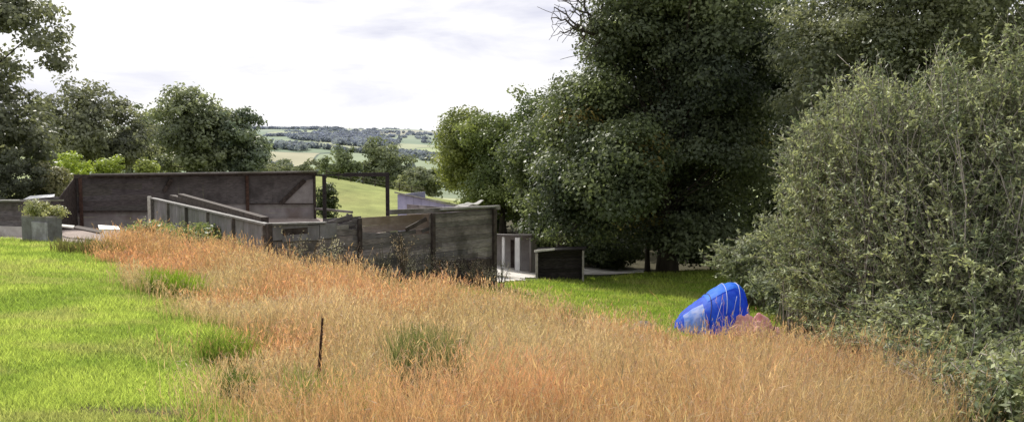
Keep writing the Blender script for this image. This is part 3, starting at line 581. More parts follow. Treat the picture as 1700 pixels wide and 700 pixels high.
stem = head*.55+straw*.35; head = head*(1-.5*tg)+(green*.5+straw*.3)*.5*tg; leaf = green*(.45+.55*tg)+straw*(.55-.55*tg)
var = (.7+.6*rng.random((N, 1)))
# leaves
head = head*.74+np.array([[.62, .45, .36]])*.18; straw = straw*.85
l = ~kind_stem
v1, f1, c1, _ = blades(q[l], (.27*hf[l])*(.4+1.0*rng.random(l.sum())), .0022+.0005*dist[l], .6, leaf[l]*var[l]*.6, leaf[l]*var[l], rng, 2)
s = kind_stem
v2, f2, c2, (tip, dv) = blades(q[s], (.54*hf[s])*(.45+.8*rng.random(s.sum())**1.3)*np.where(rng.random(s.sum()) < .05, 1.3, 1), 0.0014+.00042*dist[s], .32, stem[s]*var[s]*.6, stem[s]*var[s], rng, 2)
hl = (.05+.05*rng.random(s.sum()))*(.8+.03*dist[s]); hd = unit(dv+np.array([0, 0, .9])+rng.normal(size=dv.shape)*.2)
vh, fh, ch = [], [], []
cc_h = head[s]*var[s]
for k in range(3):
    nn = rng.normal(size=tip.shape); v, f = leaf_quads(tip+hd*hl[:, None]*(.35, .05, -.3)[k]+rng.normal(size=tip.shape)*.006, nn, hl*(1, .7, .6)[k], np.repeat(np.minimum(.035+.0075*dist[s], .16), 1)[:, None], rng, 0, hd*(4, 2.2, 2.2)[k]); vh.append(v); fh.append(f+len(v)*k); ch.append(np.repeat(cc_h, 4, 0))
vh = np.concatenate(vh); fh = np.concatenate(fh); ch = np.concatenate(ch)
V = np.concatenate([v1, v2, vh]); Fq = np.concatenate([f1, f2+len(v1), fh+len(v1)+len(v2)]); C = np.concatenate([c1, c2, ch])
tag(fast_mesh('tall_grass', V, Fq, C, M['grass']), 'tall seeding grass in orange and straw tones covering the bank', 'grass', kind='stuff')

def tuft(name, label, px, py, n, rad, h, w, cA, cB, seed, lean=.35, cat='plant', ry=None):
    rng = np.random.default_rng(seed); g = ground_at(px, py)
    g[2] = gz(g[0], g[1]); r_ = rng.random(n)**.6; a_ = rng.random(n)*6.283
    q = np.stack([g[0]+r_*rad*np.cos(a_), g[1]+r_*(ry or rad)*np.sin(a_)], 1)
    col = mixc(cA, cB, rng.random(n)); v, f, c, _ = blades(q, h*(.5+.6*rng.random(n)), w, lean, col*.7, col, rng, 2)
    return tag(fast_mesh(name, v, f, c, M['grass'], loc=tuple(g)), label, cat)
tuft('rush_tuft', 'tall dark green tuft of rushes amid the orange grass in the foreground', 712, 685, 2300, .31, .76, .0075, (.06, .085, .035), (.26, .27, .12), 301, .25, ry=.6)
tuft('grass_tuft', 'small dark green tuft at the lawn edge in the foreground', 398, 662, 420, .14, .24, .007, (.06, .11, .03), (.15, .21, .05), 302, .6)
tuft('grass_tuft', 'bright green taller grass clump at the lawn edge, midway along the bank', 292, 492, 900, .5, .42, .014, (.16, .27, .03), (.28, .38, .05), 303, .4)
tuft('grass_tuft', 'brownish grass clump dulled for shade at the back corner of the lawn', 145, 420, 700, .85, .42, .02, (.12, .13, .05), (.22, .20, .09), 304, .4, ry=.8)  # dulled blade colours also stand for the shadow band on the lawn
tuft('grass_tuft', 'greenish grass clump on the right of the bank near the bottom edge', 1265, 690, 500, .5, .4, .009, (.18, .24, .05), (.30, .32, .09), 305, .4)
tuft('rush_tuft', 'slim dark rush clump standing on the crest near the green hollow', 950, 585, 90, .16, .85, .011, (.10, .12, .05), (.2, .2, .09), 307, .18)

tuft('grass_tuft', 'pale green grass clump left of the rush tuft at the bottom edge', 560, 715, 900, .38, .42, .007, (.13, .2, .05), (.27, .32, .1), 308, .4)
tuft('grass_tuft', 'narrow greenish grass clump right of the rush tuft', 850, 650, 700, .4, .48, .009, (.15, .2, .06), (.30, .32, .11), 309, .35)
tuft('grass_tuft', 'green grass clump on the left edge of the bank above the foreground', 385, 600, 500, .3, .32, .008, (.14, .22, .04), (.28, .36, .07), 311, .5)
# dead dock stalk
g = ground_at(531, 662); o = thing('dead_dock', 'single dark brown dead dock stalk standing in the tall grass', 'plant', g)
rng = np.random.default_rng(310); H = .60; mb = MB(); mb.tube([(g[0], g[1], g[2]-.02), (g[0]-.005, g[1], g[2]+.3), (g[0]+.03, g[1], g[2]+H+.12)], [.008, .007, .003], 6); mb.build('stalk', M['dock'], o, True)
zz = .10+(H)*rng.random(1100)**2.2; rr_ = (.021*(1-zz/(H+.2))**1.5+.003)*rng.random(1100)**.5; aa = rng.random(1100)*6.28
c = np.stack([g[0]+.028*(zz/H)**2*(zz > .3)+rr_*np.cos(aa), g[1]+rr_*np.sin(aa), g[2]+zz], 1); v, f = leaf_quads(c, rng.normal(size=c.shape), .02, .7, rng)
fast_mesh('seed_heads', v, f, np.full((len(v), 3), 1.0), M['dock'], o)

# ------------------------------------------------------------------ weeds by the wall
def weed(label, base, seed, h, n, col, spread=.3, name='dry_weed', group=None):
    rng = np.random.default_rng(seed); o = thing(name, label, 'weed', base, group); mb = MB(); cs = []; cl = []
    for k in range(n):
        a_ = rng.random()*6.28; d = np.array([math.cos(a_), math.sin(a_), 0]); hh = h*rng.uniform(.55, 1.05); b0 = np.array(base)+d*spread*.3*rng.random()
        t = np.linspace(0, 1, 5)[:, None]; p = b0+np.array([0, 0, 1])*t*hh+d*spread*t**2*rng.uniform(.3, 1.2); mb.tube(p, .012*(1-.6*t[:, 0]), 3, np.array(col)*rng.uniform(.7, 1.2))
        m_ = 26; u = .35+.65*rng.random(m_); q = b0+np.array([0, 0, 1])*u[:, None]*hh+d*spread*(u**2)[:, None]; cs.append(q+rng.normal(size=(m_, 3))*.05); cl.append(np.array(col)[None]*(.6+.8*rng.random((m_, 1))))
    c = np.concatenate(cs); v, f = leaf_quads(c, rng.normal(size=c.shape), .055 if name == 'dry_weed' else .08, .35, rng)
    fast_mesh('leaves', v, f, np.repeat(np.concatenate(cl), 4, 0), M['leaf'], o); mb.build('stems', M['grass'], o); return o
Lc = P(445, 371, 21.0); Rc = P(825, 346, 26.6); Fc = P(254, 328, 32.2)
rng = np.random.default_rng(330)
for k in range(16):
    t = (k+.5)/16*.97; b = Lc*(1-t)+Rc*t; off = rng.uniform(.3, 1.0); x, y = b[0]+off*.68, b[1]-off*.73
    weed('grey dry weed stalks growing along the foot of the front plank wall', (x, y, gz(x, y)), 331+k, rng.uniform(.7, 1.15)*(1.25 if k % 5 == 2 else 1), 12, [(.15, .14, .11), (.19, .15, .12), (.30, .28, .23)][k % 3], .3, group='dry weeds along the front plank wall')
for k in range(7):
    t = .05+k*.13; b = Lc*(1-t)+Fc*t; x, y = b[0]-.5-.5*rng.random(), b[1]-.4
    weed('green leafy weed along the foot of the left grey wall', (x, y, gz(x, y)), 360+k, rng.uniform(.7, 1.2), 16, [(.12, .14, .06), (.17, .18, .08)][k % 2], .4, 'green_weed', 'green weeds along the left grey wall')
for i, (px, Y, py, rx, ry, lab) in enumerate([(250, 27.5, 388, 38, 18, 'dark green bramble mound at the left end of the grey wall'), (330, 24.5, 392, 32, 15, 'low bramble mound midway along the grey wall'), (300, 26, 398, 50, 14, 'flat green bramble patch between the two bramble mounds')]):
    b = gpx(px, Y); o = thing('bramble', lab, 'bush', b)
    _, cc = make_crown('foliage', [E(px, py, Y, rx, ry, .6)], 80, .3, 50, .11, (.07, .10, .04), (.16, .18, .08), 380+i, M['leaf'], o)
    make_trunk(b, np.array([b[0], b[1], cc[:, 2].mean()]), .03, cc, 10, 380+i, o)

# ------------------------------------------------------------------ buildings
def board_wall(mb, A, B, zb, zt, bh, th, rng, cvar=.25, n=70, vert=False, gapp=.006):
    """boards laid along A->B between zb(t) and zt(t)"""
    A = np.asarray(A, float)[:2]; B = np.asarray(B, float)[:2]; d = B-A; Ld = np.linalg.norm(d); d = d/Ld; nrm = np.array([d[1], -d[0]])
    ts = (np.arange(n)+.5)/n; zbs = np.array([zb(t) for t in ts]); zts = np.array([zt(t) for t in ts])
    if vert:
        k = int(Ld/bh)
        for i in range(k):
            t0, t1 = i/k+gapp/Ld*.5, (i+1)/k-gapp/Ld*.5; tm = (t0+t1)/2; o_ = nrm*rng.uniform(-.006, .006); c = 1+cvar*(rng.random()*2-1)
            a = A+d*Ld*t0+o_; b = A+d*Ld*t1+o_; z0, z1a, z1b = zb(tm), zt(t0), zt(t1)
            mb.prism([(a[0], a[1], z0), (b[0], b[1], z0), (b[0], b[1], z1b), (a[0], a[1], z1a)], (-nrm[0]*th, -nrm[1]*th, 0), (c, c, c))
        return
    z = zbs.min()
    while z < zts.max():
        h = bh*rng.uniform(.9, 1.1); ok = (zts > z+h*.5) & (zbs < z+h)
        i = 0
        while i < n:
            if ok[i]:
                j = i
                while j+1 < n and ok[j+1]: j += 1
                cuts = sorted([0, 1]+[rng.random() for _ in range(int((j-i)/n*Ld/3))])
                for u0, u1 in zip(cuts[:-1], cuts[1:]):
                    ta, tb = (i+(j+1-i)*u0)/n, (i+(j+1-i)*u1)/n
                    if tb-ta < .01: continue
                    o_ = nrm*rng.uniform(-.008, .008); c = 1+cvar*(rng.random()*2-1); a = A+d*Ld*ta+o_; b = A+d*Ld*tb+o_; dz0, dz1 = rng.uniform(-.008, .008, 2)
                    top0 = min(z+h-gapp+dz0, zts[i]+.06) ; top1 = min(z+h-gapp+dz1, zts[j]+.06)
                    mb.prism([(a[0], a[1], z+dz0), (b[0], b[1], z+dz1), (b[0], b[1], top1), (a[0], a[1], top0)], (-nrm[0]*th, -nrm[1]*th, 0), (c, c*rng.uniform(.95, 1.02), c*rng.uniform(.92, 1.04)))
                i = j+1
            else: i += 1
        z += h
def lin(pts_): xs = [p[0] for p in pts_]; ys = [p[1] for p in pts_]; return lambda t: float(np.interp(t, xs, ys))
def wall_t(A, B, p): d = (B-A)[:2]; return float(((p-A)[:2]*d).sum()/(d*d).sum())
rng = np.random.default_rng(400)
# ---- front derelict building
o = thing('derelict_building', 'roofless derelict plank building with broken top, in front of the brown shed', 'building', (Lc[0], Lc[1], gz(Lc[0], Lc[1])))
A, B = Lc.copy(), Rc.copy(); d2 = unit((B-A)[:2]); nrm = np.array([d2[1], -d2[0], 0]); dir3 = np.array([d2[0], d2[1], 0]); ang = math.atan2(d2[1], d2[0])
def onA(px, py, off=0.0): p = on_wall(A+nrm*off, B+nrm*off, px, py); return p
top_px = [(445, 374), (470, 374), (512, 373), (520, 371), (560, 368), (562, 374), (598, 379), (604, 386), (640, 389), (660, 384), (690, 387), (714, 384), (716, 354), (760, 351), (824, 347)]
tp = [(wall_t(A, B, onA(*q)), onA(*q)[2]) for q in top_px]; zt = lin(tp)
zb = lambda t: gz(*(A+(B-A)*t)[:2])-.25
mb = MB(); board_wall(mb, A, B, zb, zt, .15, .03, rng, .36, gapp=.003); board_wall(mb, A-nrm*.05, B-nrm*.05, zb, lambda t: zt(t)-.04, .3, .02, rng, .1, gapp=-.01)
mb.build('plank_wall', M['plank'], o)
# damp dark skirting boards at the right
mb = MB(); pA, pB = onA(721, 400), onA(823, 400); zsk = lin([(0, onA(721, 432)[2]), (1, onA(823, 428)[2])])
board_wall(mb, pA+nrm*.045, pB+nrm*.045, lambda t: gz(*(pA+(pB-pA)*t)[:2])-.2, lambda t: zsk(t)+rng.uniform(-.03, .03), .14, .025, rng, .25, vert=True); mb.build('skirting_boards', M['darkwood'], o)
# pale upper panels with slot window
mb = MB()
def panel(p0, p1, off=.05, th=.03):
    q = [onA(p0[0], p0[1], off), onA(p1[0], p0[1], off), onA(p1[0], p1[1], off), onA(p0[0], p1[1], off)]; zt_, zb_ = q[0][2], q[2][2]
    mb.prism([(q[0][0], q[0][1], zb_), (q[1][0], q[1][1], zb_), (q[1][0], q[1][1], zt_), (q[0][0], q[0][1], zt_)], -nrm*th)
for p0, p1 in [((449, 374), (469, 398)), ((469, 374), (511, 377)), ((469, 391), (511, 398)), ((511, 374), (530, 398)), ((531, 372), (559, 394))]: panel(p0, p1)
mb.build('pale_panel', M['sheet'], o)
mb = MB(); panel((470, 377.5), (510, 390.5), .035, .02); mb.build('slot_window', M['darkwood'], o)
# inner tan lining seen over the broken planks
mb = MB(); pA, pB = onA(600, 370, -.35), onA(716, 370, -.35); ztl = lin([(0, onA(600, 361, -.35)[2]), (.2, onA(620, 357, -.35)[2]), (.6, onA(670, 356, -.35)[2]), (1, onA(716, 353, -.35)[2])])
board_wall(mb, pA, pB, lambda t: onA(650, 400, -.35)[2], ztl, .26, .02, rng, .15); mb.build('inner_lining', M['tan'], o)
mb = MB(); pA, pB = onA(537, 370, -.2), onA(600, 370, -.2); ztl2 = lin([(0, onA(537, 366, -.2)[2]), (.5, onA(571, 359, -.2)[2]), (.8, onA(588, 357, -.2)[2]), (1, onA(600, 361, -.2)[2])])
board_wall(mb, pA, pB, lambda t: onA(570, 395, -.2)[2], ztl2, .2, .02, rng, .3); mb.build('inner_boards', M['brownplank'], o)
for p0_, p1_, w_ in [((540, 372), (585, 358), .12), ((556, 378), (600, 366), .14), ((730, 372), (700, 384), .10), ((640, 391), (690, 384), .12), ((575, 356), (600, 372), .09)]:
    mb = MB(); mb.beam(onA(*p0_, -.1), onA(*p1_, -.06), .03, w_); mb.build('broken_board', M['brownplank'], o)
for px, pt, w in [(447, 371, .13), (597, 362, .10), (719, 354, .11), (821, 347, .12)]:
    mb = MB(); p = onA(px, pt, .06); mb.post(p, gz(p[0], p[1])-.2, p[2], w, ang=ang, d=.1); mb.build('post', M['darkwood'], o)
mb = MB(); mb.beam(onA(674, 381, .07), onA(708, 363, .07), .05, .12); mb.build('brace', M['darkwood'], o)
mb = MB(); mb.beam(onA(445, 371.5, .03), onA(540, 369, .03), .16, .045, (.55, .55, .57)); mb.build('wall_cap', M['lightwood'], o)
mb = MB(); mb.beam(onA(648, 352, -.12), onA(829, 344, -.12), .10, .14); mb.build('fascia', M['plank'], o)
a, b = onA(735, 349, .1), onA(829, 343.5, .1); mb = MB(); mb.prism([a, b, b-nrm*1.9+np.array([0, 0, -.12]), a-nrm*1.9+np.array([0, 0, -.12])], (0, 0, .05)); mb.build('roof_sheet', M['roof'], o)
# right end wall (returns away) and left side wall
mb = MB(); e0 = B-dir3*.02; e1 = B-nrm*5.0; board_wall(mb, e0, e1, lambda t: gz(e0[0], e0[1])-.3, lambda t: e0[2]-.05-.1*t, .15, .03, rng, .2); mb.build('end_wall', M['plank'], o)
A2, B2 = Fc.copy(), Lc.copy(); d3 = unit((B2-A2)[:2]); n3 = np.array([d3[1], -d3[0], 0])
mb = MB(); board_wall(mb, A2, B2, lambda t: gz(*(A2+(B2-A2)*t)[:2])-.3, lambda t: A2[2]*(1-t)+B2[2]*t-.05, 1.05, .03, rng, .12, vert=True, gapp=.012); mb.build('side_wall', M['sheet'], o)
for k in range(6):
    t = k/5*.985; p = A2*(1-t)+B2*t+n3*.05; mb = MB(); mb.post(p, gz(p[0], p[1])-.2, p[2]-.03, .09, ang=math.atan2(d3[1], d3[0])); mb.build('batten', M['plank'], o)
mb = MB(); mb.beam(A2+n3*.02-np.array([0, 0, .02]), B2+n3*.02-np.array([0, 0, .02]), .15, .05, (.5, .5, .52)); mb.build('wall_cap', M['lightwood'], o)
mb = MB(); p = A2.copy(); mb.post(p+np.array([-.1, -.1, 0]), gz(p[0], p[1]), p[2]+.06, .12); mb.build('end_post', M['lightwood'], o)
rng = np.random.default_rng(405)
# fallen timbers lying behind the side wall
for i, (a, b, lab, w, mt) in enumerate([((300, 325, 29.6), (440, 365, 21.6), 'long dark timber lying along the inside of the sloping wall top', .2, 'darkwood'), ((286, 327, 30.5), (380, 349, 24.6), 'shorter dark roof timber beside the long one on the sloping wall', .2, 'darkwood'), ((335, 332, 27.6), (437, 362, 21.9), 'thin pale timber on top of the long dark one', .09, 'lightwood')]):
    mb = MB(); a, b = P(*a), P(*b); mb.beam(a, b, w, w*.8); ob = mb.build('fallen_timber', M[mt], loc_o) if False else fast_mesh('fallen_timber', np.concatenate(mb.v), mb.f, np.concatenate(mb.c), M[mt], loc=tuple(a)); tag(ob, lab, 'timber')

# ---- long brown shed at the back
LB, RB = P(126, 292, 40), P(523, 287, 46); db = unit((RB-LB)[:2]); nb = np.array([db[1], -db[0], 0]); db3 = np.array([db[0], db[1], 0]); angb = math.atan2(db[1], db[0])
o = thing('long_shed', 'long brown weathered shed wall with flat roof edge behind the derelict building', 'shed', (LB[0], LB[1], gz(LB[0], LB[1])))
def onB(px, py, off=0.0): return on_wall(LB+nb*off, RB+nb*off, px, py)
zbot = min(gz(LB[0], LB[1]), gz(RB[0], RB[1]))-.3
t_sp = wall_t(LB, RB, onB(255, 320)); sp = LB+(RB-LB)*t_sp
mb = MB(); board_wall(mb, LB, sp, lambda t: onB(190, 351)[2], lambda t: LB[2]-.1, .28, .03, rng, .16, gapp=-.004); mb.build('upper_boards', M['brownplank'], o)
mb = MB(); board_wall(mb, sp, RB, lambda t: onB(400, 338)[2], lambda t: RB[2]-.08, 1.2, .03, rng, .1, vert=True); mb.build('upper_panel', M['brownplank'], o)
mb = MB(); board_wall(mb, LB-nb*.08, sp-nb*.08, lambda t: zbot, lambda t: onB(190, 346)[2], .22, .06, rng, .08, gapp=-.004); board_wall(mb, sp-nb*.08, RB-nb*.08, lambda t: zbot, lambda t: onB(400, 334)[2], .22, .06, rng, .08, gapp=-.004); mb.build('block_base', M['stall'], o)
mb = MB(); mb.beam(onB(130, 350.5, .04), onB(254, 350.5, .04), .06, .08); mb.build('base_rail', M['darkwood'], o)
mb = MB(); mb.beam(onB(410, 339, .04), onB(523, 338, .04), .05, .05); mb.build('base_rail', M['darkwood'], o)
for px, w, mt in [(133, .16, 'rust'), (410, .15, 'rust'), (522, .12, 'darkwood')]:
    mb = MB(); p = onB(px, 300, .1); mb.post(p, gz(p[0], p[1])-.2, LB[2]-.1, w, ang=angb); mb.build('post', M[mt], o)
mb = MB(); mb.beam(onB(506, 299, .09), onB(466, 338, .09), .06, .24); mb.build('brace', M['darkwood'], o)
mb = MB(); mb.prism([onB(509, 299, .05), onB(520, 297, .05), onB(520, 337, .05), onB(472, 337, .05)], -nb*.015); mb.build('pale_panel', M['stall'], o)
mb = MB(); mb.beam(onB(285, 298, .09), onB(272, 318, .09), .06, .2); mb.build('brace', M['darkwood'], o)
mb = MB(); mb.beam(onB(122, 293, .12), onB(248, 293, .12), .1, .2); mb.beam(onB(240, 291.5, .16), onB(525, 287.5, .16), .1, .18); mb.build('fascia', M['darkwood'], o)
mb = MB(); mb.beam(onB(246, 288.2, .2), onB(526, 284.4, .2), .14, .08, (.95, .93, .93)); mb.build('roof_edge', M['lightwood'], o)
mb = MB(); a, b = onB(150, 290, .75), onB(527, 285, .75); mb.prism([a, b, b-nb*3.6+np.array([0, 0, -.5]), a-nb*3.6+np.array([0, 0, -.5])], (0, 0, .06)); mb.build('roof', M['roof'], o)  # front overhang added to shade the upper wall
wl = LB-nb*(-3.6); mb = MB(); q0 = LB; q1 = P(94, 334, 37.2); q2 = np.array([q1[0], q1[1], gz(q1[0], q1[1])-.2]); q3 = np.array([LB[0], LB[1], zbot]); mb.prism([q3, q2, q1, q0], (-.05, .03, 0)); mb.build('end_panel', M['darkwood'], o)

# ---- bare metal frame
p1, p2 = P(538, 292, 44), P(643, 291, 42); o = thing('metal_frame', 'bare dark metal frame standing open at the right end of the brown shed', 'frame', (p1[0], p1[1], gz(p1[0], p1[1])))
for p in (p1, p2): mb = MB(); mb.post(p, gz(p[0], p[1])-.2, p[2]+.08, .18); mb.build('post', M['blackwood'], o)
mb = MB(); pm = P(572, 290, 43.3); mb.beam(pm, P(645, 289.5, 42), .14, .20); mb.build('beam', M['blackwood'], o)
mb = MB(); mb.beam(P(524, 291, 45.6), pm, .08, .08); mb.build('rail', M['blackwood'], o)
mb = MB(); mb.beam(P(524, 346, 45.4), P(585, 352, 43.5), .1, .12); mb.build('rail', M['plank'], o)
# ---- lilac shed
LA, LBp = P(661, 320, 40), P(792, 347, 38.5); dl = unit((LBp-LA)[:2]); nl_ = np.array([dl[1], -dl[0], 0])
o = thing('lilac_shed', 'pale lilac boarded shed with sloping roof behind the derelict building', 'shed', (LA[0], LA[1], gz(LA[0], LA[1])))
mb = MB(); board_wall(mb, LA, LBp, lambda t: -3.4, lambda t: LA[2]*(1-t)+LBp[2]*t-.06, .42, .04, rng, .07, vert=True, gapp=.01); mb.build('wall', M['lilac'], o)
mb = MB(); e1 = LA-nl_*3; board_wall(mb, LA, e1, lambda t: -3.4, lambda t: LA[2]-.08, .42, .04, rng, .07, vert=True); mb.build('end_wall', M['lilac'], o)
mb = MB(); a, b = LA+nl_*.2-np.array([dl[0], dl[1], 0])*.1, LBp+nl_*.2; mb.prism([a, b, b-nl_*3.3-np.array([0, 0, .5]), a-nl_*3.3-np.array([0, 0, .5])], (0, 0, .07)); mb.build('roof', M['roof'], o)
# loose roof sheets
for i, (q, lab) in enumerate([([(752, 345, 34), (790, 341, 33.4), (803, 334, 34.6), (770, 337, 35.2)], 'bent loose roof sheet tilted up on the right end of the derelict building')]):
    pq = [P(*k) for k in q]; mb = MB(); n = 9
    V_ = []
    for a_ in np.linspace(0, 1, n):
        for b_ in np.linspace(0, 1, n):
            p = (pq[0]*(1-a_)+pq[1]*a_)*(1-b_)+(pq[3]*(1-a_)+pq[2]*a_)*b_; V_.append(p+np.array([0, 0, .05*math.sin(a_*9)+.03*math.sin(b_*5+a_*3)]))
    V_ = np.array(V_); idx = np.arange(n*n).reshape(n, n); ff = [(idx[i_, j_], idx[i_+1, j_], idx[i_+1, j_+1], idx[i_, j_+1]) for i_ in range(n-1) for j_ in range(n-1)]
    mb.add(V_, ff); mb.add(V_-np.array([0, 0, .02]), [f_[::-1] for f_ in ff])
    tag(fast_mesh('loose_roof_sheet', np.concatenate(mb.v), mb.f, np.concatenate(mb.c), M['roof'], loc=tuple(pq[0])), lab, 'roof sheet')
# ---- stall block
o = thing('stall_block', 'low pale stall block with white posts behind the right end of the derelict building', 'outbuilding', gpx(855, 37))
SA, SB = P(800, 384, 38), P(888, 384, 37.2); ds = unit((SB-SA)[:2]); n_s = np.array([ds[1], -ds[0], 0]); zg = min(gz(SA[0], SA[1]), gz(SB[0], SB[1]))-.2; ztp = SA[2]
mb = MB(); mb.prism([(SA[0], SA[1], zg), (SB[0], SB[1], zg), (SB[0], SB[1], ztp-.1), (SA[0], SA[1], ztp-.1)], -n_s*.12); mb.build('back_wall', M['stall'], o)
mb = MB(); pa = SB+n_s*.9; mb.prism([(SB[0], SB[1], zg), (pa[0], pa[1], zg), (pa[0], pa[1], ztp-.1), (SB[0], SB[1], ztp-.1)], (.08, .02, 0)); mb.build('side_wall', M['stall'], o)
mb = MB(); d0 = on_wall(SA+n_s*.02, SB+n_s*.02, 848, 400); mb.prism([(d0[0], d0[1], zg), (d0[0]+.42, d0[1]-.0, zg), (d0[0]+.42, d0[1], ztp-.35), (d0[0], d0[1], ztp-.35)], n_s*.03); mb.build('door', M['darkwood'], o)
for px, w in [(836, .12), (860, .22)]:
    mb = MB(); p = on_wall(SA+n_s*.9, SB+n_s*.9, px, 400); mb.post(p, gz(p[0], p[1])-.1, ztp-.12, w, ang=math.atan2(ds[1], ds[0])); mb.build('post', M['white'], o)
mb = MB(); a, b = SA+n_s*1.05-np.array([0, 0, .1]), SB+n_s*1.05+np.array([.1, 0, -.1]); mb.prism([a, b, b-n_s*2.4-np.array([0, 0, .22]), a-n_s*2.4-np.array([0, 0, .22])], (0, 0, .06)); mb.build('roof', M['brownplank'], o)
# ---- black hut
HA, HB = P(891, 418, 33.2), P(968, 414, 33.6); zg = min(gz(HA[0], HA[1]), gz(HB[0], HB[1]))-.1; hy = np.array([.12, 1.0, 0])
o = thing('black_hut', 'small black open shed with pale corner posts on the green hollow', 'hut', (HA[0], HA[1], gz(HA[0], HA[1])))
mb = MB(); board_wall(mb, HA+hy*.25, HB+hy*.25, lambda t: zg, lambda t: HA[2]-.05, .16, .03, rng, .35); mb.build('front_boards', M['blackwood'], o)
mb = MB(); board_wall(mb, HA+hy*1.6, HB+hy*1.6, lambda t: zg, lambda t: HA[2]-.05, .2, .03, rng, .3); mb.build('back_wall', M['blackwood'], o)
for s_ in (HA, HB): mb = MB(); board_wall(mb, s_+hy*.05, s_+hy*1.6, lambda t: zg, lambda t: s_[2]-.06, .2, .03, rng, .3); mb.build('side_wall', M['blackwood'], o)
for s_, w in ((HA, .10), (HB, .08)): mb = MB(); mb.post(s_-np.array([0, .03, 0]), zg, s_[2]-.03, w, (.55, .53, .52)); mb.build('corner_post', M['lightwood'], o)
mb = MB(); a, b = HA+np.array([-.1, -.12, .02]), HB+np.array([.1, -.12, .02]); mb.prism([a, b, b+hy*1.85-np.array([0, 0, .12]), a+hy*1.85-np.array([0, 0, .12])], (0, 0, .05)); mb.build('roof', M['blackwood'], o)
mb = MB(); mb.beam(HA+np.array([-.1, -.15, .05]), HA*.62+HB*.38+np.array([0, -.15, .10]), .05, .08); mb.build('roof_edge', M['lightwood'], o)
# ---- concrete track
TRK = [gpx(800, 29)[:2], gpx(815, 28.6)[:2], gpx(850, 29.8)[:2], gpx(888, 33.4)[:2], gpx(960, 38.0)[:2], gpx(1010, 38.2)[:2], gpx(1068, 39.2)[:2], gpx(1074, 42)[:2], gpx(960, 42.5)[:2], gpx(880, 38.5)[:2], gpx(800, 39)[:2]]
tp_ = np.array(TRK); lo, hi = tp_.min(0), tp_.max(0); xs = np.arange(lo[0], hi[0], .2); ys = np.arange(lo[1], hi[1], .2); X, Y = np.meshgrid(xs, ys)
inn = poly_in(TRK, X.ravel()+(vnoise(X.ravel(), Y.ravel(), 1.4, 3)-.5)*.5, Y.ravel()).reshape(X.shape); zz = ground_z(X, Y)+.03; idx = np.arange(X.size).reshape(X.shape)
ok = inn[:-1, :-1] & inn[1:, 1:]; fq = np.stack([idx[:-1, :-1], idx[:-1, 1:], idx[1:, 1:], idx[1:, :-1]], -1)[ok]
tag(fast_mesh('track', np.stack([X.ravel(), Y.ravel(), zz.ravel()], 1), fq, np.ones((X.size, 3)), M['concrete']), kind='structure')
# ---- planter and plant
a, b = P(37, 399, 26), P(80, 401, 25.5); zt_ = P(66, 362, 25.7)[2]; zb_ = min(gz(a[0], a[1]), gz(b[0], b[1]))-.1; dp = unit((b-a)[:2]); np_ = np.array([-dp[1], dp[0], 0])
o = thing('block_planter', 'grey concrete block planter at the far edge of the lawn', 'planter', (a[0], a[1], zb_+.1))
t_ = a*.35+b*.65
mb = MB(); mb.prism([(a[0], a[1], zb_), (b[0], b[1], zb_), (b[0], b[1], zt_), (a[0], a[1], zt_)], np_*.5, (.6, .6, .6)); mb.build('box', M['block'], o)
mb = MB(); c0 = a*.55+b*.45; mb.prism([(c0[0], c0[1], zb_), (b[0], b[1], zb_), (b[0], b[1], zt_-.12), (c0[0], c0[1], zt_-.12)], -np_*.06, (1.15, 1.15, 1.2)); mb.build('front_slab', M['block'], o)
mb = MB(); mb.prism([(a[0], a[1], zt_+.003), (b[0], b[1], zt_+.003), (b[0]+np_[0]*.5, b[1]+np_[1]*.5, zt_+.003), (a[0]+np_[0]*.5, a[1]+np_[1]*.5, zt_+.003)], (0, 0, .05), (.8, .75, .7)); mb.build('rim', M['block'], o)
pc = (a+b)/2+np_*.25; pc[2] = zt_+.05; o = thing('planter_shrub', 'straggly yellowish-green plant growing in the concrete block planter', 'plant', pc)
_, cc = make_crown('foliage', [E(70, 350, 26, 34, 9, .35), E(60, 345, 26, 24, 9, .3), E(88, 352, 26, 20, 6, .3)], 80, .17, 45, .07, (.13, .145, .07), (.24, .245, .13), 420, M['leaf'], o, flat=.9)
make_trunk(pc, pc+np.array([0, 0, .3]), .02, cc, 14, 420, o)
# ---- low brown shed at left edge + white roof
a, b = P(-70, 334, 31), P(34, 334, 30.2); zgl = gz(b[0], b[1])-.2; o = thing('low_shed', 'low brown shed on a pale block base, cut by the left edge', 'shed', (b[0], b[1], zgl+.2))
zmid = P(34, 376, 30.2)[2]
mb = MB(); board_wall(mb, a, b, lambda t: zmid, lambda t: a[2], .2, .04, rng, .2); e_ = b+np.array([.2, 2.2, 0]); board_wall(mb, b, e_, lambda t: zmid, lambda t: b[2], .2, .04, rng, .2); mb.build('wall', M['brownplank'], o)
mb = MB(); mb.prism([(a[0], a[1]-.06, zgl), (b[0]+.05, b[1]-.06, zgl), (b[0]+.05, b[1]-.06, zmid), (a[0], a[1]-.06, zmid)], (0, 2.2, 0)); mb.build('block_base', M['concrete'], o)
mb = MB(); mb.prism([a+np.array([0, -.2, .0]), b+np.array([.15, -.2, 0]), b+np.array([.3, 2.4, -.14]), a+np.array([0, 2.4, -.14])], (0, 0, .06)); mb.build('roof', M['roof'], o)
a, b = P(38, 333, 34), P(88, 332, 33.4); o = thing('white_roof_shed', 'small store with a bright white sloping roof behind the planter', 'shed', (b[0], b[1], gz(b[0], b[1])))
mb = MB(); mb.prism([a, b, P(91, 324, 35.6), P(50, 327, 36.2)], (0, 0, .05)); mb.build('roof', M['white'], o)
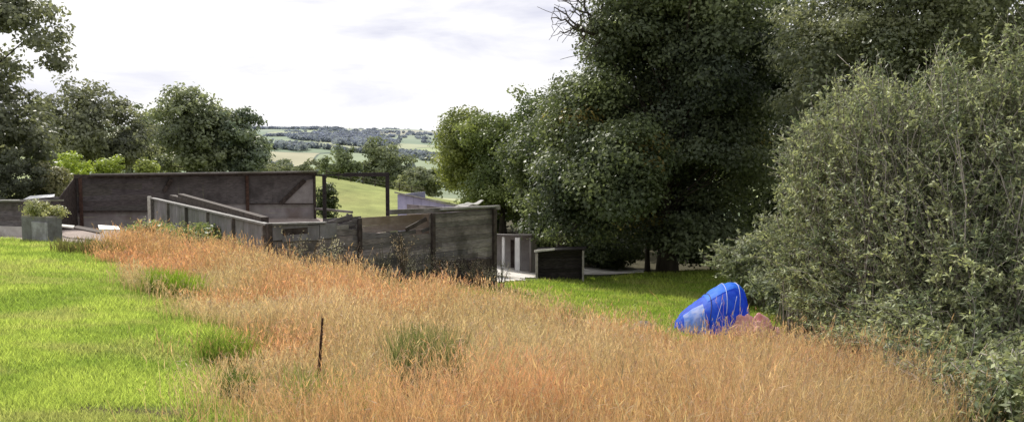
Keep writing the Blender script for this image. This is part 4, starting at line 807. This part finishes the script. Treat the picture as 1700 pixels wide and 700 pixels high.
zg = gz(b[0], b[1])-.2; mb = MB(); board_wall(mb, a+np.array([.1, .1, 0]), b+np.array([-.05, .1, 0]), lambda t: zg, lambda t: a[2]-.02, .2, .04, rng, .2); mb.build('wall', M['brownplank'], o)
# ---- planks lying in the yard
for i, (q, lab, mt) in enumerate([([(165, 388, 25.6), (200, 389, 25.2), (196, 383, 26.4), (163, 381, 27)], 'bright white board lying flat at the end of the lawn', 'white'), ([(120, 377, 29.5), (166, 386, 27), (172, 382, 28), (128, 374, 30.5)], 'dark plank lying on the yard beside the white board', 'darkwood'), ([(95, 374, 31), (122, 377, 29), (124, 374, 29.6), (97, 371.5, 31.6)], 'short pale plank lying by the planter', 'lightwood')]):
    pq = [P(*k) for k in q]; lift = max(0, max(gz(p[0], p[1])+.03-p[2] for p in pq)); pq = [p+np.array([0, 0, lift+(.16 if mt == 'white' else 0)]) for p in pq]; mb = MB(); mb.prism(pq, (0, 0, -.05))
    tag(fast_mesh('loose_board', np.concatenate(mb.v), mb.f, np.concatenate(mb.c), M[mt], loc=tuple(pq[0])), lab, 'board')
# ---- field fence
p0, p1 = gpx(545, 98), gpx(705, 98); o = thing('field_fence', 'post and rail fence along the far edge of the bright green field', 'fence', p0); n = 9; tops = []
for k in range(n):
    x = p0[0]+(p1[0]-p0[0])*k/(n-1); z = gz(x, 98); mb = MB(); mb.post((x, 98), z-.2, z+.95, .11); mb.build('post', M['darkwood'], o); tops.append((x, 98, z))
tops = np.array(tops)
for dz in (.45, .8):
    mb = MB()
    for a, b in zip(tops[:-1], tops[1:]): mb.beam(a+np.array([0, -.12, dz]), b+np.array([0, -.12, dz]), .04, .035)
    mb.build('rail', M['plank'], o)
for i, (px, Y, h, lab) in enumerate([(548, 52, 1.9, 'dark bush between the metal frame and the brown shed end')]):
    b = gpx(px, Y); o = thing('shrub', lab, 'shrub', b); _, cc = make_crown('foliage', [E(543, 328, Y, 14, 24, .7), E(541, 346, Y, 18, 20, .8)], 90, .35, 50, .16, (.03, .04, .02), (.06, .075, .035), 430, M['leaf'], o); make_trunk(b, np.array([b[0], b[1], cc[:, 2].mean()]), .05, cc, 8, 430, o)

# ------------------------------------------------------------------ tent
tb = ground_at(1128, 548); Yt = 18.2; T0 = gpx(1128, Yt); T0[2] = gz(T0[0], T0[1])
o = thing('dome_tent', 'sagging blue dome tent pitched at the foot of the thicket', 'tent', T0)
xs = np.array([0, .12, .3, .5, .7, .9, 1.1, 1.3, 1.5, 1.65, 1.78]); hs = np.array([.26, .42, .55, .67, .82, .96, 1.05, 1.09, 1.06, .92, .5]); ws = np.array([.22, .42, .6, .72, .80, .84, .84, .78, .66, .48, .2])
def tent_pt(u, v, push=0.0):
    x = u*1.78; h = float(np.interp(x, xs, hs))+push; w = float(np.interp(x, xs, ws))+push
    a_ = math.pi*v; yy = -w*math.cos(a_); zz_ = h*math.sin(a_)**.8
    xx = x+.10*zz_*(1-u)  # lean to the right
    q_ = np.array([u*7.0]); q2_ = np.array([v*5.0]); wr = (abs(float(vnoise(q_+q2_*.6, q2_-q_*.3, 1.0, 81)[0])-.5)*.06+abs(float(vnoise(q_*1.3-q2_*.8, q2_*2.2, 1.6, 84)[0])-.5)*.05-.02)*math.sin(math.pi*min(max(v, .02), .98))**.5
    yy += wr; zz_ = max(zz_+wr*.6, 0)
    bx, by = T0[0]+xx, T0[1]+.35*(u)+yy+.35
    return np.array([bx, by, gz(bx, by)*.0+T0[2]-.04+zz_])
def patch(u0, u1, v0, v1, push=0, nu=26, nv=22):
    V_ = [tent_pt(u0+(u1-u0)*i/nu, v0+(v1-v0)*j/nv, push) for i in range(nu+1) for j in range(nv+1)]; idx = np.arange(len(V_)).reshape(nu+1, nv+1)
    return np.array(V_), [(idx[i, j], idx[i+1, j], idx[i+1, j+1], idx[i, j+1]) for i in range(nu) for j in range(nv)]
mb = MB(); mb.add(*patch(0, 1, 0, 1, 0, 64, 52)); mb.build('flysheet', M['tent'], o, True)
mb = MB(); mb.add(*patch(.36, .94, .36, .64, .012)); mb.build('roof_highlight_panel', M['tent_highlight'], o, True)  # brighter roof panel also paints the highlight on the dome top
mb = MB(); mb.add(*patch(.06, .30, .05, .40, .012)); mb.build('door_panel', M['tent_pale'], o, True)
for u_, m_ in [(.31, 'darkwood'), (.52, 'tent_line'), (.72, 'tent_line'), (.90, 'darkwood')]:
    mb = MB(); mb.tube([tent_pt(u_+.10*math.sin(math.pi*v_), v_, .018) for v_ in np.linspace(.02, .98, 30)], .008, 5); mb.build('pole', M[m_], o, True)
for u0, v0, u1, v1 in [(.38, .04, .52, .26), (.60, .03, .74, .27)]:
    mb = MB(); mb.tube([tent_pt(u0+(u1-u0)*t, v0+(v1-v0)*t, .02) for t in np.linspace(0, 1, 14)], .006, 5); mb.build('tape', M['tent_line'], o, True)
for (u, v, dx, dy) in [(.12, .5, -.55, -.3), (.3, .35, -.1, -.75)]:
    mb = MB(); a = tent_pt(u, v, .01); b = np.array([a[0]+dx, a[1]+dy, 0]); b[2] = gz(b[0], b[1])+.02; mb.tube([a, a*.5+b*.5, b], .004, 4); mb.build('guy_line', M['tent_line'], o)
# ---- crumpled pinkish cloth beside the tent
M['pink'] = fabric_mat('pinkish red cloth', (.85, .36, .38), (.93, .58, .58), .3, .7)
n = 40; V_ = []
for i in range(n+1):
    for j in range(n+1):
        a_, b_ = i/n, j/n; x = T0[0]+1.02+1.15*a_+.1*math.sin(b_*7); y = T0[1]-.62+.8*b_+.08*math.sin(a_*9); e_ = math.sin(math.pi*a_)**.6*math.sin(math.pi*b_)**.6
        z = T0[2]+.03+e_*(.24+.30*abs(float(vnoise(np.array([a_*6]), np.array([b_*5]), 1, 91)[0])-.5)*2+.14*float(vnoise(np.array([a_*13]), np.array([b_*11]), 1, 93)[0])); V_.append((x, y, z))
idx = np.arange((n+1)**2).reshape(n+1, n+1); ff = [(idx[i, j], idx[i+1, j], idx[i+1, j+1], idx[i, j+1]) for i in range(n) for j in range(n)]
tag(fast_mesh('crumpled_cloth', np.array(V_), ff, None, M['pink'], smooth=True, loc=(T0[0]+1.6, T0[1], T0[2])), 'crumpled pinkish-red cloth lying at the right foot of the blue tent', 'cloth')
# ---- small stone at the grass edge
g = ground_at(1068, 546); mb = MB(); rng = np.random.default_rng(440)
th, ph = np.meshgrid(np.linspace(0, math.pi, 9), np.linspace(0, 2*math.pi, 13)[:-1], indexing='ij'); r_ = .17*(1+.25*rng.random(th.shape)); V_ = np.stack([1.2*r_*np.sin(th)*np.cos(ph), r_*np.sin(th)*np.sin(ph), .75*r_*np.cos(th)+.05], -1).reshape(-1, 3)+np.array([g[0], g[1], gz(g[0], g[1])])
idx = np.arange(9*12).reshape(9, 12); ff = [(idx[i, j], idx[i+1, j], idx[i+1, (j+1) % 12], idx[i, (j+1) % 12]) for i in range(8) for j in range(12)]
tag(fast_mesh('stone', V_, ff, np.ones((len(V_), 3)), M['stone'], loc=(g[0], g[1], gz(g[0], g[1]))), 'small dark stone at the edge of the orange grass, left of the tent', 'stone')
# ---- fallen branch in the thicket
rng = np.random.default_rng(450); a, b = P(1478, 600, 9.6), P(1560, 672, 8.6); mb = MB(); q = limb(mb, a, b, .018, .026, rng, 8, .03, 6, .03)
for k in (2, 4, 5): limb(mb, q[k], q[k]+np.array([rng.uniform(-.3, .3), -.1, .35]), .01, .005, rng, 5, .08, 4)
tag(fast_mesh('broken_branch', np.concatenate(mb.v), mb.f, np.concatenate(mb.c), M['twig'], loc=tuple(b)), 'bare brown branch slanting across the lower front of the willow thicket', 'branch')

# ------------------------------------------------------------------ light
SUN_AZ, SUN_EL = math.radians(-25), math.radians(41)
sd = Vector((math.sin(SUN_AZ)*math.cos(SUN_EL), math.cos(SUN_AZ)*math.cos(SUN_EL), math.sin(SUN_EL)))
sun = bpy.data.lights.new('sun', 'SUN'); sun.energy = 5.0; sun.angle = math.radians(.55); sun.color = (1, .95, .86)
so = bpy.data.objects.new('sun', sun); COL.objects.link(so); so.rotation_euler = sd.to_track_quat('Z', 'Y').to_euler(); so.location = (0, 0, 50)
w = bpy.data.worlds.new('World'); scene.world = w; w.use_nodes = True; nt = w.node_tree; nt.nodes.clear(); L = nt.links.new
out = nt.nodes.new('ShaderNodeOutputWorld')
sky = nt.nodes.new('ShaderNodeTexSky'); sky.sky_type = 'NISHITA'; sky.sun_disc = False; sky.sun_elevation = SUN_EL; sky.sun_rotation = SUN_AZ
bg = nd(nt, 'ShaderNodeBackground', Strength=.10); L(sky.outputs[0], bg.inputs[0])
tc = nd(nt, 'ShaderNodeTexCoord'); sx = nd(nt, 'ShaderNodeSeparateXYZ'); L(tc.outputs['Generated'], sx.inputs[0])
mp = nd(nt, 'ShaderNodeMapping'); mp.inputs['Scale'].default_value = (1.0, 1.0, 3.6); mp.inputs['Location'].default_value = (.3, .1, .55); L(tc.outputs['Generated'], mp.inputs[0])
n1 = nd(nt, 'ShaderNodeTexNoise', Scale=4.0, Detail=8.0, Roughness=.55, Distortion=.3); L(mp.outputs[0], n1.inputs[0])
rp = nd(nt, 'ShaderNodeValToRGB'); L(n1.outputs[0], rp.inputs[0]); e = rp.color_ramp.elements; e[0].position = .36; e[0].color = (.78, .79, .91, 1); e[1].position = .58; e[1].color = (1.17, 1.16, 1.16, 1)
dp_ = nd(nt, 'ShaderNodeVectorMath', operation='DOT_PRODUCT'); L(tc.outputs['Generated'], dp_.inputs[0]); dp_.inputs[1].default_value = tuple(sd)
mr = nd(nt, 'ShaderNodeMapRange', interpolation_type='SMOOTHSTEP'); L(dp_.outputs['Value'], mr.inputs[0]); mr.inputs[1].default_value = -.5; mr.inputs[2].default_value = .5; mr.inputs[3].default_value = .46; mr.inputs[4].default_value = 1.0
bg2 = nd(nt, 'ShaderNodeBackground'); L(rp.outputs[0], bg2.inputs[0]); L(mr.outputs[0], bg2.inputs[1])
n2 = nd(nt, 'ShaderNodeTexNoise', Scale=2.0, Detail=6.0); L(mp.outputs[0], n2.inputs[0])
mr2 = nd(nt, 'ShaderNodeMapRange'); L(n2.outputs[0], mr2.inputs[0]); mr2.inputs[1].default_value = .3; mr2.inputs[2].default_value = .45; mr2.inputs[3].default_value = .9; mr2.inputs[4].default_value = 1.0
mx = nd(nt, 'ShaderNodeMixShader'); L(mr2.outputs[0], mx.inputs[0]); L(bg.outputs[0], mx.inputs[1]); L(bg2.outputs[0], mx.inputs[2]); L(mx.outputs[0], out.inputs[0])
scene.view_settings.view_transform = 'Standard'; scene.view_settings.look = 'None'; scene.view_settings.exposure = 0
scene.cycles.max_bounces = 6; scene.cycles.transparent_max_bounces = 4; scene.cycles.use_denoising = True
